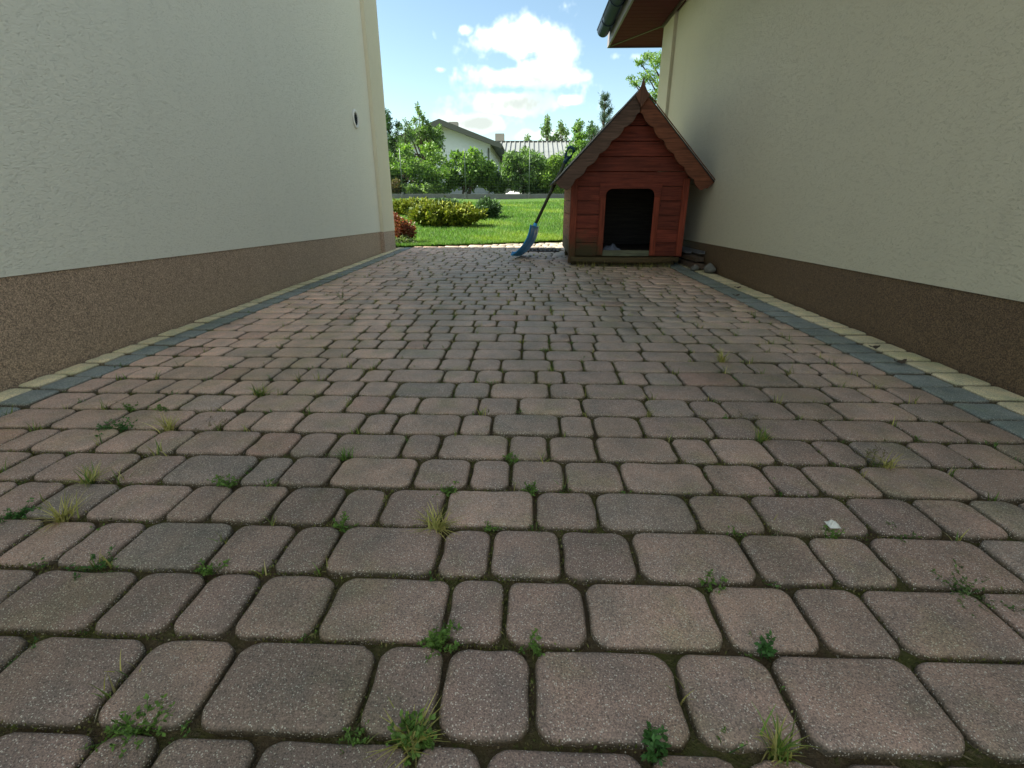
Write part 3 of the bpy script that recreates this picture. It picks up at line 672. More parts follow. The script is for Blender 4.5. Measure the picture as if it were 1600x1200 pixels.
# ------------------------------------------------------------------ leaves
def unit(v): return v/np.maximum(np.linalg.norm(v, axis=1, keepdims=True), 1e-9)
def leaf_quads(C, size, aspect, cols, rg, updir=None, upw=0.0, jit=.3, fold=0):
    """rhombic leaves at points C; returns V (4N,3), colours (4N,3)"""
    N = len(C); d = rg.standard_normal((N, 3))
    if updir is not None: d = d*(1-upw) + np.asarray(updir)*upw*1.6
    d = unit(d); q = unit(np.cross(d, rg.standard_normal((N, 3))))
    L = size*(1+jit*rg.standard_normal(N))[:, None]; L = np.clip(L, size*.35, size*2.2); Wd = L*aspect
    V = np.stack([C, C+d*L*.5+q*Wd*.5, C+d*L, C+d*L*.5-q*Wd*.5], 1).reshape(-1, 3)
    return V, np.repeat(cols, 4, 0)
def pick_cols(N, pal, rg, var=.18):
    pal = np.array(pal); k = rg.integers(0, len(pal), N); f = rg.random(N)[:, None]
    c = pal[k]*(1-f*.5) + pal[rg.integers(0, len(pal), N)]*f*.5
    return np.clip(c*(1+var*rg.standard_normal(N))[:, None], .003, 1)
def clump_points(clumps, n, rg, shell=.55):
    w_ = np.array([c[1][0]*c[1][1]+c[1][1]*c[1][2]+c[1][0]*c[1][2] for c in clumps]); k = rg.choice(len(clumps), n, p=w_/w_.sum())
    C = np.array([c[0] for c in clumps]); Rr = np.array([c[1] for c in clumps])
    d = unit(rg.standard_normal((n, 3))); r = (shell + (1.08-shell)*rg.random(n)**.7)
    r = np.where(rg.random(n) < .25, rg.random(n)*shell, r)
    return C[k] + d*Rr[k]*r[:, None]
GREEN_MID = [(.105, .20, .045), (.145, .25, .055), (.08, .155, .04)]
GREEN_DARK = [(.04, .085, .035), (.055, .11, .042), (.03, .065, .03)]
GREEN_LIGHT = [(.17, .27, .05), (.20, .30, .06), (.13, .22, .045)]
GREEN_GREY = [(.11, .175, .085), (.135, .205, .09), (.08, .135, .07)]
def plant(name, label, cat, base, clumps, n, leaf, pal, seed, aspect=.55, trunk=.05, stems=1, limbs=True, matk='leaf', group=None, updir=None, upw=0, shell=.55):
    rg = np.random.default_rng(seed); rr = random.Random(seed)
    root = thing(name, label, cat, tuple(base), group); base = Vector(base)
    P = clump_points(clumps, n, rg, shell); P[:, 2] = np.maximum(P[:, 2], base.z+.02)
    V, cc = leaf_quads(P, leaf, aspect, pick_cols(n, pal, rg), rg, updir, upw)
    np_mesh('crown', V, 4, M[matk], root, cc)
    if trunk:
        top = Vector(np.mean([c[0] for c in clumps], 0)); 
        for s_ in range(stems):
            mb = MB(); b0 = base + Vector((rr.uniform(-1, 1), rr.uniform(-1, 1), 0))*trunk*3*(stems > 1)
            t1 = top + Vector((rr.uniform(-1, 1), rr.uniform(-1, 1), 0))*(.25 if stems > 1 else .05)*(top.z-base.z)
            mid = (b0+t1)/2 + Vector((rr.uniform(-1, 1), rr.uniform(-1, 1), 0))*trunk*2
            mb.tube([b0 - Vector((0, 0, .05)), mid, t1], [trunk, trunk*.75, trunk*.45], 7)
            if limbs:
                for c in clumps[s_::stems]:
                    e = Vector(c[0]); f = rr.uniform(.35, .85); s0 = b0.lerp(t1, f)
                    mb.tube([s0, s0.lerp(e, .5)+Vector((0, 0, .04*(e-s0).length)), e], [trunk*.45, trunk*.3, trunk*.12], 5)
            mb.build('trunk' if stems == 1 else 'stem', M['bark'], root, smooth=True)
    return root
def px_clumps(Y, items, seed, depth=.8):
    """items (px,py,rx,ry) -> clumps of real size in the plane Y, spread in depth"""
    rr = random.Random(seed); out = []
    for (x, y, a, b) in items:
        Yc = Y + rr.uniform(-.5, .5)*depth; c = atY(x, y, Yc); k = (atY(x+a, y, Yc)-c).length; kz = (atY(x, y-b, Yc)-c).length
        out.append((tuple(c), (k, max(k, kz)*.9, kz)))
    return out
def rand_items(x0, x1, y0, y1, n, r0, r1, seed, dome=True):
    rr = random.Random(seed); out = []
    for k in range(n):
        x = rr.uniform(x0, x1); u = (x-(x0+x1)/2)/((x1-x0)/2); yt = y0 + (y1-y0)*.45*(u*u if dome else 0)
        out.append((x, rr.uniform(yt, y1), rr.uniform(r0, r1), rr.uniform(r0, r1)*.8))
    return out

# ------------------------------------------------------------------ fence
YF = 18.4; ZF = lawn_z(18.4)
fence = thing('garden_fence', 'wire mesh garden fence on a low concrete base behind the lawn', 'fence', (0, YF, ZF))
nb_ = 9
for k in range(nb_):
    x = -9+k*2.25
    MB().box((x+.03, YF-.03, ZF-.1), (x+2.22, YF+.02, ZF+.16)).build('base_panel', M['concrete'], fence, .008)
    MB().box((x-.045, YF-.06, ZF-.1), (x+.028, YF+.05, ZF+.20)).build('post_shoe', M['concrete'], fence, .01)
    MB().tube([(x-.008, YF, ZF+.16), (x-.008, YF, ZF+1.62)], .016, 8).build('fence_post', M['wire'], fence, smooth=True)
wm = []
def wbox(a, b): wm.append((a, b))
xx = -9.0
while xx < 9.2: wbox((xx-.0015, YF-.0015, ZF+.17), (xx+.0015, YF+.0015, ZF+1.55)); xx += .06
zz = .2
while zz < 1.56: wbox((-9, YF+.002, ZF+zz-.0015), (9.2, YF+.005, ZF+zz+.0015)); zz += .1
mb = MB()
for a, b in wm: mb.box(a, b)
mb.build('wire_mesh', M['wire'], fence)['kind'] = 'stuff'

# ------------------------------------------------------------------ neighbouring buildings
HY = 34.0
pk = atY(690, 197, HY); er = atY(766, 226, HY); bl_ = atY(766, 305, HY); dxh = er.x-pk.x
nh = thing('neighbour_house', 'white gabled house with grey-green roof behind the garden bushes', 'house', (pk.x, HY, .5))
zb = .3; wl = 2*pk.x-er.x
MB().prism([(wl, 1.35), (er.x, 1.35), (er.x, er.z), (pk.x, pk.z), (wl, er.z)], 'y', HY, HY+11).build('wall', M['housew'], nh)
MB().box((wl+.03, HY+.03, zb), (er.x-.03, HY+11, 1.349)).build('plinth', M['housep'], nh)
sl2 = (pk.z-er.z)/dxh; ov = .75
for sg in (-1, 1):
    xe = pk.x+sg*(dxh+ov); ze = pk.z-sl2*(dxh+ov)
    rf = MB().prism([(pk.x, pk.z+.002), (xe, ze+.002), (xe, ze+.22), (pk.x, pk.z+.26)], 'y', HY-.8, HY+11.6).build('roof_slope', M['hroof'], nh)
    MB().prism([(pk.x, pk.z-.03), (xe, ze-.03), (xe, ze+.25), (pk.x, pk.z+.30)], 'y', HY-.84, HY-.801).build('verge_board', M['hsoff'], nh)
MB().tube([(er.x+ov+.02, HY-.8, er.z-sl2*ov+.1), (er.x+ov+.02, HY+11, er.z-sl2*ov+.1)], .07, 8).build('gutter', M['hsoff'], nh)
MB().tube([(er.x-.12, HY-.07, .5), (er.x-.12, HY-.07, er.z-.2)], .05, 8).build('downpipe', M['hsoff'], nh)
c_ = atY(709, 195, HY+4); MB().box((c_.x-.3, HY+3.7, c_.z-1.2), (c_.x+.3, HY+4.3, c_.z+.15)).build('chimney', M['brickch'], nh)
c_ = atY(781, 222, HY+9)
sh_ = thing('outbuilding', 'long low building with pale ribbed sheet-metal roof beyond the garden', 'building', (4, 50, .5))
OY = 50; a = atY(772, 222, OY); b = atY(935, 222, OY); zl = atY(840, 248, OY-5).z
MB().box((a.x, OY-4.4, .2), (b.x+6, OY+4.4, zl+.05)).build('wall', M['sheetw'], sh_)
slope_len = 5.0
MB().prism([(OY-5, zl), (OY, a.z), (OY+5, zl), (OY+5, zl-.08), (OY, a.z-.08), (OY-5, zl-.08)], 'x', a.x-.3, b.x+6.3).build('roof_sheet', M['sheet'], sh_)
x = a.x-.2
while x < b.x+6.2:
    MB().prism([(OY-5.02, zl+.003), (OY-.1, a.z-.02), (OY-.1, a.z+.05), (OY-5.02, zl+.07)], 'x', x, x+.09).build('roof_rib', M['sheet'], sh_); x += .42
MB().box((a.x-.3, OY-.15, a.z-.01), (b.x+6.3, OY+.15, a.z+.09)).build('ridge_cap', M['hsoff'], sh_)
c_ = atY(781, 222, OY+1); MB().box((c_.x-.42, OY+.7, c_.z-1), (c_.x+.42, OY+1.4, atY(781, 207, OY).z)).build('chimney', M['brickch'], sh_)
# heap under a white tarpaulin
c_ = atY(803, 303, 22)
hv = []; NHh = 20
def heap(x0, w_, d_, h_, y_, seed):
    rr = np.random.default_rng(seed); ph = rr.random(6)*6; out = []
    for j in range(NHh+1):
        for i in range(NHh+1):
            u, v = i/NHh*2-1, j/NHh*2-1
            k = max(0, 1-u*u)**.8*max(0, 1-v*v)**.6
            out.append((x0+u*w_, y_+v*d_, .56+h_*k*(1+.25*math.sin(5*u+ph[0])*math.sin(4*v+ph[1])+.12*math.sin(13*u+ph[2]+7*v))))
    return MB().add(out, [(j*(NHh+1)+i, j*(NHh+1)+i+1, (j+1)*(NHh+1)+i+1, (j+1)*(NHh+1)+i) for j in range(NHh) for i in range(NHh)])
tag(heap(c_.x+.25, 1.9, .9, .22, 22.6, 2).build('rubble_heap', M['rubble'], smooth=True), 'low grey rubble heap behind the fence', 'heap')
tag(heap(c_.x, .75, .5, .25, 21.8, 5).build('tarpaulin', M['tarp'], smooth=True), 'white tarpaulin over the rubble heap behind the fence', 'tarpaulin')

# ------------------------------------------------------------------ shrubs and trees behind the fence
ZG = .56
def gnd(px, Y): return (atY(px, 310, Y).x, Y, ZG-.02)
SH = 'shrubs behind the fence'
plant('leafy_shrub', 'dense mid-green shrub behind the fence next to the left house corner', 'shrub', gnd(635, 20.5), px_clumps(20.5, rand_items(594, 694, 222, 304, 46, 10, 17, 1), 1, 1.6), 15000, .11, GREEN_MID+GREEN_LIGHT[:1], 11, .5, .04, 3, group=SH)
plant('lilac_shrub', 'rounded shrub with bare dark stems in front of the white house', 'shrub', gnd(727, 20.2), px_clumps(20.2, rand_items(697, 766, 236, 290, 34, 9, 14, 2), 2, 1.4), 11000, .11, GREEN_MID+GREEN_LIGHT[:1], 12, .55, .05, 4, group=SH)
plant('lilac_shrub', 'broad shrub behind the fence right of the white house, above the tarpaulin', 'shrub', gnd(818, 20.6), px_clumps(20.6, rand_items(776, 860, 240, 300, 36, 9, 15, 3), 3, 1.4), 11000, .11, GREEN_GREY+GREEN_MID, 13, .55, .05, 3, group=SH)
plant('leafy_shrub', 'yellow-green shrub behind the shovel grip', 'shrub', gnd(880, 20.4), px_clumps(20.4, rand_items(848, 940, 238, 300, 34, 9, 14, 4), 4, 1.4), 10000, .10, GREEN_LIGHT+GREEN_MID[:1], 14, .5, .04, 3, group=SH)
plant('low_shrub', 'low pale green shrub at the foot of the fence', 'shrub', gnd(660, 19.4), px_clumps(19.4, rand_items(632, 690, 292, 306, 10, 7, 10, 5, False), 5, .7), 2600, .09, GREEN_GREY+GREEN_LIGHT[:1], 15, .6, .02, 3, group=SH)
plant('dry_shrub', 'small brownish half-bare shrub behind the fence by the left house', 'shrub', gnd(612, 19.3), px_clumps(19.3, rand_items(602, 624, 272, 302, 8, 5, 8, 6, False), 6, .6), 1100, .08, [(.12, .08, .04), (.09, .09, .035)], 16, .45, .025, 3, group=SH)
plant('leafy_shrub', 'dark green undergrowth below the shrubs near the white tarpaulin', 'shrub', gnd(775, 21.3), px_clumps(21.3, rand_items(745, 800, 270, 300, 10, 6, 10, 7, False), 7, 1), 2600, .09, GREEN_DARK+GREEN_GREY[:1], 17, .5, .03, 3, group=SH)
plant('leafy_shrub', 'olive undergrowth beside the rubble heap, left of the dog house', 'shrub', gnd(850, 21.4), px_clumps(21.4, rand_items(828, 885, 268, 300, 10, 6, 10, 8, False), 8, 1), 2400, .09, GREEN_GREY+[(.10, .09, .045)], 18, .5, .03, 3, group=SH)
plant('birch_tree', 'slender green tree in front of the left half of the white gable', 'tree', gnd(668, 25), px_clumps(25, rand_items(626, 694, 198, 262, 40, 7, 12, 9) + [(655, 176, 4, 7), (653, 168, 3, 6), (648, 190, 5, 8), (668, 196, 6, 9), (640, 200, 4, 9), (660, 185, 4, 9), (686, 205, 6, 10), (677, 212, 8, 12)], 9, 1.6), 12000, .10, GREEN_MID+GREEN_GREY, 19, .5, .07, 1)
plant('columnar_tree', 'narrow dark green tree right beside the left house corner', 'tree', gnd(605, 24), px_clumps(24, [(604, 180, 5, 10), (607, 195, 7, 12), (603, 212, 9, 14), (610, 225, 9, 14), (601, 240, 10, 16), (612, 250, 10, 16), (622, 196, 4, 9), (620, 212, 6, 10)], 10, .8), 4200, .10, GREEN_DARK, 20, .4, .07, 1)
plant('sapling', 'thin sparse sapling standing between the dark tree and the white gable', 'tree', gnd(628, 23), px_clumps(23, [(633, 192, 3, 8), (627, 200, 3, 7), (636, 205, 5, 9), (640, 215, 5, 9), (628, 218, 6, 8)], 11, .4), 500, .09, GREEN_DARK+GREEN_GREY, 21, .45, .03, 1)
FT = 'trees beyond the outbuilding'
def far_tree(name, lab, px, top, wd, Y, pal, seed, n=4200, leaf=.22):
    rr = random.Random(seed); it = []
    for k in range(20):
        f = k/19; it.append((px+rr.uniform(-1, 1)*wd*(.12+.88*f)*.8, top+6+f*(245-top)+rr.uniform(-5, 5), (wd*(.13+.27*f)+1.5)*rr.uniform(.7, 1.3), 7*rr.uniform(.7, 1.3)))
    plant(name, lab, 'tree', (atY(px, 310, Y).x, Y, ZG), px_clumps(Y, it, seed, 3), n, leaf, pal, seed, .5, .16, 1, group=FT)
far_tree('distant_tree', 'tall green tree top above the outbuilding, first right of its chimney', 857, 186, 25, 60, GREEN_GREY+GREEN_MID, 31)
far_tree('distant_tree', 'pale tree top above the outbuilding roof, second from its chimney', 878, 192, 24, 62, GREEN_GREY+GREEN_LIGHT[:1], 32)
far_tree('distant_tree', 'low far tree top above the middle of the outbuilding roof', 824, 208, 15, 64, GREEN_GREY, 33, 1500)
far_tree('distant_tree', 'bright green tree directly behind the shovel grip', 904, 188, 26, 40, GREEN_MID, 34, 4200, .16)
far_tree('distant_tree', 'dark tree between the shovel grip and the dog house roof', 923, 190, 24, 42, GREEN_DARK+GREEN_MID[:1], 35, 3800, .16)
# pine with upright candles
def pine(px, top, Y, wd, seed, lab):
    rg = np.random.default_rng(seed); rr = random.Random(seed); tp = atY(px, top, Y); b = Vector((tp.x, Y, ZG))
    root = thing('pine_tree', lab, 'tree', tuple(b), FT); Pn, Dn = [], []
    mb = MB(); mb.tube([b-Vector((0, 0, .1)), b.lerp(tp, .6), tp], [.16, .09, .015], 8)
    H = tp.z-b.z; k_ = (atY(px+wd, top, Y)-tp).length
    for lv_ in range(9):
        z = b.z + H*(.30+.64*lv_/8); L = k_*(1.0-.80*lv_/8)
        for q in range(5):
            a = rr.uniform(0, 6.28); e = Vector((b.x+math.cos(a)*L, b.y+math.sin(a)*L, z+L*.95)); s0 = Vector((b.x, b.y, z)).lerp(Vector((tp.x, tp.y, z)), .5)
            mb.tube([s0, s0.lerp(e, .6)-Vector((0, 0, .06*L)), e], [.03, .02, .008], 5)
            for u in np.linspace(.5, 1.15, 14):
                p = s0.lerp(e, u) + Vector((0, 0, .18*max(0, u-.8)*4*.3)); Pn += [tuple(p)]*9
    P = np.array(Pn) + rg.normal(0, .05, (len(Pn), 3))
    V, cc = leaf_quads(P, .14, .13, pick_cols(len(P), [(.035, .075, .04), (.05, .10, .05), (.025, .055, .032)], rg), rg, (0, 0, 1), .45)
    np_mesh('crown', V, 4, M['needle'], root, cc); mb.build('trunk', M['bark'], root, smooth=True)
pine(946, 148, 30, 26, 41, 'pine with upright shoots behind the left roof slope of the dog house')
# pinnate-leaved tree behind the right house corner
rg_ = np.random.default_rng(51)
plant('robinia_tree', 'bright green feathery-leaved tree behind the right house corner', 'tree', (atY(1085, 300, 13).x, 13, .31),
      px_clumps(13, [(1030, 95, 16, 14), (1012, 120, 14, 12), (1045, 130, 22, 16), (1000, 98, 9, 6), (992, 130, 9, 5), (1060, 90, 26, 20), (1075, 125, 30, 26), (1025, 150, 14, 12), (1110, 100, 40, 30), (1050, 160, 20, 20), (1100, 150, 36, 30), (1012, 88, 10, 6), (985, 122, 6, 4), (1150, 80, 40, 30), (1120, 60, 40, 30)], 51, 1.0), 30000, .052, GREEN_LIGHT+GREEN_MID, 51, .36, .09, 1)

# ------------------------------------------------------------------ junipers and barberry on the lawn
def lawn_at(px, py):
    D = ray(px, py); a_ = -LA*6.5; t_ = (a_-CAM_H)/(D.z-LA*D.y); return D*t_ + Vector((0, 0, CAM_H))
YG = [(.20, .23, .025), (.26, .27, .03), (.15, .19, .022)]; YGD = [(.06, .09, .018), (.045, .075, .018)]
def juniper(name, lab, px0, px1, pyt, pyb, pal, seed, n, dark=.35):
    rg = np.random.default_rng(seed); rr = random.Random(seed); c = lawn_at((px0+px1)/2, pyb); Y = c.y+.35
    xa, xb = atY(px0, pyb, Y).x, atY(px1, pyb, Y).x; w_ = (xb-xa)/2; h_ = atY((px0+px1)/2, pyt, Y).z - lawn_z(Y); cx = (xa+xb)/2
    root = thing(name, lab, 'juniper', (cx, Y, lawn_z(Y)), 'junipers on the lawn'); Pn, Dn, Cn = [], [], []
    dpt = max(.3, w_*.55); mb = MB()
    for k in range(int(70*max(1, w_/.5))):
        a = rr.uniform(0, 6.28); q = math.sqrt(rr.random()); ex, ey = cx+math.cos(a)*w_*q, Y+math.sin(a)*dpt*q
        ez = lawn_z(ey)+h_*(1.18-.45*q*q)*rr.uniform(.72, 1.08); s0 = Vector((cx+(ex-cx)*.45, Y+(ey-Y)*.45, lawn_z(Y)+.04)); e = Vector((ex, ey, ez))
        if k % 3 == 0: mb.tube([s0, s0.lerp(e, .6)+Vector((0, 0, .03)), e], [.012, .008, .003], 4)
        m_ = n//int(70*max(1, w_/.5))
        u = rg.random(m_)**.55; p = np.outer(1-u, s0)+np.outer(u, e) + rg.normal(0, .030, (m_, 3)); dd = unit(np.tile(np.array(e-s0), (m_, 1))+rg.normal(0, .35, (m_, 3)))
        Pn.append(p); Dn.append(dd); Cn.append(pick_cols(m_, pal, rg))
    P = np.vstack(Pn); d = np.vstack(Dn); cc = np.vstack(Cn); N = len(P); P[:, 2] = np.maximum(P[:, 2], lawn_z(Y)+.015)
    q = unit(np.cross(d, rg.standard_normal((N, 3)))); L = .06*(1+.3*rg.standard_normal(N))[:, None]; 
    V = np.stack([P, P+d*L*.5+q*L*.2, P+d*L, P+d*L*.5-q*L*.2], 1).reshape(-1, 3)
    np_mesh('crown', V, 4, M['needle'], root, np.repeat(cc, 4, 0)); mb.build('stem', M['bark'], root)
juniper('juniper_shrub', 'widest yellow-green spreading juniper, in front of the others', 638, 757, 326, 356, YG+YG+YGD, 61, 30000)
juniper('juniper_shrub', 'yellow-green juniper behind the widest one, touching the left house edge', 606, 690, 318, 338, YG+YG+YGD, 62, 17000)
juniper('juniper_shrub', 'blue-green rounded juniper at the right end of the bed', 744, 781, 318, 344, [(.045, .09, .04), (.06, .11, .045)], 63, 7000)
juniper('juniper_shrub', 'small dark green juniper between the yellow-green ones at the left house edge', 610, 640, 322, 336, GREEN_DARK, 64, 3500)
juniper('juniper_shrub', 'dark green low juniper at the back of the bed', 664, 722, 315, 330, GREEN_DARK+[(.05, .09, .035)], 65, 6000)
c_ = atZ(632, 379, 0); by = 6.55; cx_ = atY(629, 372, by).x
plant('barberry_bush', 'red-leaved barberry bush at the foot of the left house corner', 'bush', (cx_, by, .0),
      px_clumps(by, [(622, 350, 13, 12), (636, 354, 12, 10), (642, 366, 8, 6), (628, 364, 15, 10), (618, 340, 8, 7), (645, 358, 6, 5), (616, 366, 12, 10)], 66, .25), 2600, .028, [(.24, .055, .035), (.17, .035, .03), (.28, .09, .05), (.10, .05, .03)], 66, .55, .008, 4)
plant('low_perennial', 'low grey-green plant below the barberry at the paving edge', 'plant', (atY(632, 379, 6.28).x, 6.28, .0),
      px_clumps(6.28, [(624, 377, 9, 5), (640, 378, 9, 5), (632, 374, 8, 5), (648, 381, 5, 3)], 67, .15), 900, .028, [(.10, .14, .06), (.16, .19, .10), (.07, .11, .04)], 67, .5, .004, 3)

# ------------------------------------------------------------------ lawn grass
def grass_field(n):
    rg = np.random.default_rng(71)
    x = rg.uniform(-5.5, 3.4, n); u = rg.random(n)**2.0; y0 = 6.11+(np.clip(x, -4, 4)+1.38)*.41; y = y0-.01 + u*9.5
    z = np.where(y < 6.5, 0, LA*(y-6.5)) + .004 + .02*np.sin(x*1.3+y*.7)*np.minimum(1, (y-y0)*.4)
    h = (.028+.020*rg.random(n))*(1+.05*(y-6)); wd = .0028*(1+.30*(y-6)); a = rg.random(n)*6.283
    lean = rg.normal(0, .4, (n, 2))*h[:, None]
    B = np.stack([x, y, z], 1); o = np.stack([np.cos(a)*wd, np.sin(a)*wd, np.zeros(n)], 1); T = B + np.column_stack([lean, h])
    V = np.stack([B-o, B+o, T], 1).reshape(-1, 3)
    pal = [(.085, .19, .04), (.11, .225, .05), (.065, .145, .032), (.15, .22, .06)]
    gc = pick_cols(n, pal, rg, .15); pt = np.clip(np.sin(x*2.3+y*1.1)+np.sin(x*.9-y*2.7+2)+.6*np.sin(x*6.1+y*5.3), -1, 2)[:, None]
    gc = gc*(1+.10*pt) + np.array([[.035, .018, .0]])*np.maximum(pt, 0)
    return np_mesh('grass', V, 3, M['blade'], None, np.repeat(gc, 3, 0))
tag(grass_field(150000), 'short sunlit green lawn grass between paving and fence', 'grass', kind='stuff')

# ------------------------------------------------------------------ weeds in the joints
def weed_geo(kind, base, h, spread, n, rg, pal):
    """returns triangles/quads as quad verts + colours"""
    V, Cc = [], []
    base = np.asarray(base, float)
    if kind == 'grass':
        for k in range(n):
            a = rg.random()*6.283; L = h*(.5+.7*rg.random()); out = spread*(.3+.9*rg.random()); d = np.array([math.cos(a), math.sin(a), 0]); s_ = np.array([-d[1], d[0], 0])
            c = pick_cols(1, pal, rg)[0]; w_ = .0011+.0009*rg.random(); b = base+rg.normal(0, .006, 3)*[1, 1, 0]; prev = b; pw = w_
            for q in range(1, 5):
                u = q/4; p = b + d*out*u**1.4 + np.array([0, 0, L*(u*1.25-.45*u*u*(out/spread))]); nw = w_*(1-u*.9)
                V += [prev-s_*pw, prev+s_*pw, p+s_*nw, p-s_*nw]; Cc += [c]*4; prev, pw = p, nw
    else:
        ns = max(3, n//10)
        for k in range(ns):
            a = rg.random()*6.283; out = spread*rg.random()**.6; L = h*(.45+.6*rg.random())*(1-.45*out/spread); d = np.array([math.cos(a), math.sin(a), 0])
            s_ = np.array([-d[1], d[0], 0]); b = base+rg.normal(0, .006, 3)*[1, 1, 0]; tip = b+d*out+np.array([0, 0, L])
            c0 = pick_cols(1, pal, rg)[0]; w_ = .0007
            V += [b-s_*w_, b+s_*w_, tip+s_*w_*.5, tip-s_*w_*.5]; Cc += [c0*.8]*4
            m_ = n//ns
            for q in range(m_):
                u = .25+.75*rg.random(); p = b+(tip-b)*u; ld = unit((rg.standard_normal((1, 3))*[1, 1, .5]+d*.5+[0, 0, .35]))[0]; lq = unit(np.cross(ld, rg.standard_normal((1, 3))+[0, 0, 1.2]))[0]
                Ls = h*(.16+.13*rg.random()) if kind == 'leafy' else h*(.10+.06*rg.random()); Ls = min(max(Ls, .003), .0095); ww = Ls*(.27 if kind == 'leafy' else .18); c = pick_cols(1, pal, rg)[0]
                V += [p, p+ld*Ls*.55+lq*ww, p+ld*Ls, p+ld*Ls*.55-lq*ww]; Cc += [c]*4
            if kind == 'stalk':
                for q in range(5):
                    p = tip + rg.normal(0, .003, 3); ld = unit(rg.standard_normal((1, 3))+[0, 0, 1])[0]; lq = unit(np.cross(ld, rg.standard_normal((1, 3))))[0]
                    V += [p, p+ld*.003+lq*.0012, p+ld*.006, p+ld*.003-lq*.0012]; Cc += [np.array((.14, .11, .06))]*4
    return V, Cc
WG = [(.13, .235, .05), (.17, .28, .07), (.10, .18, .04)]; WD = [(.065, .16, .045), (.09, .20, .06)]; WY = [(.42, .38, .13), (.52, .46, .20), (.30, .31, .09)]; WB = [(.20, .17, .085), (.16, .17, .065)]
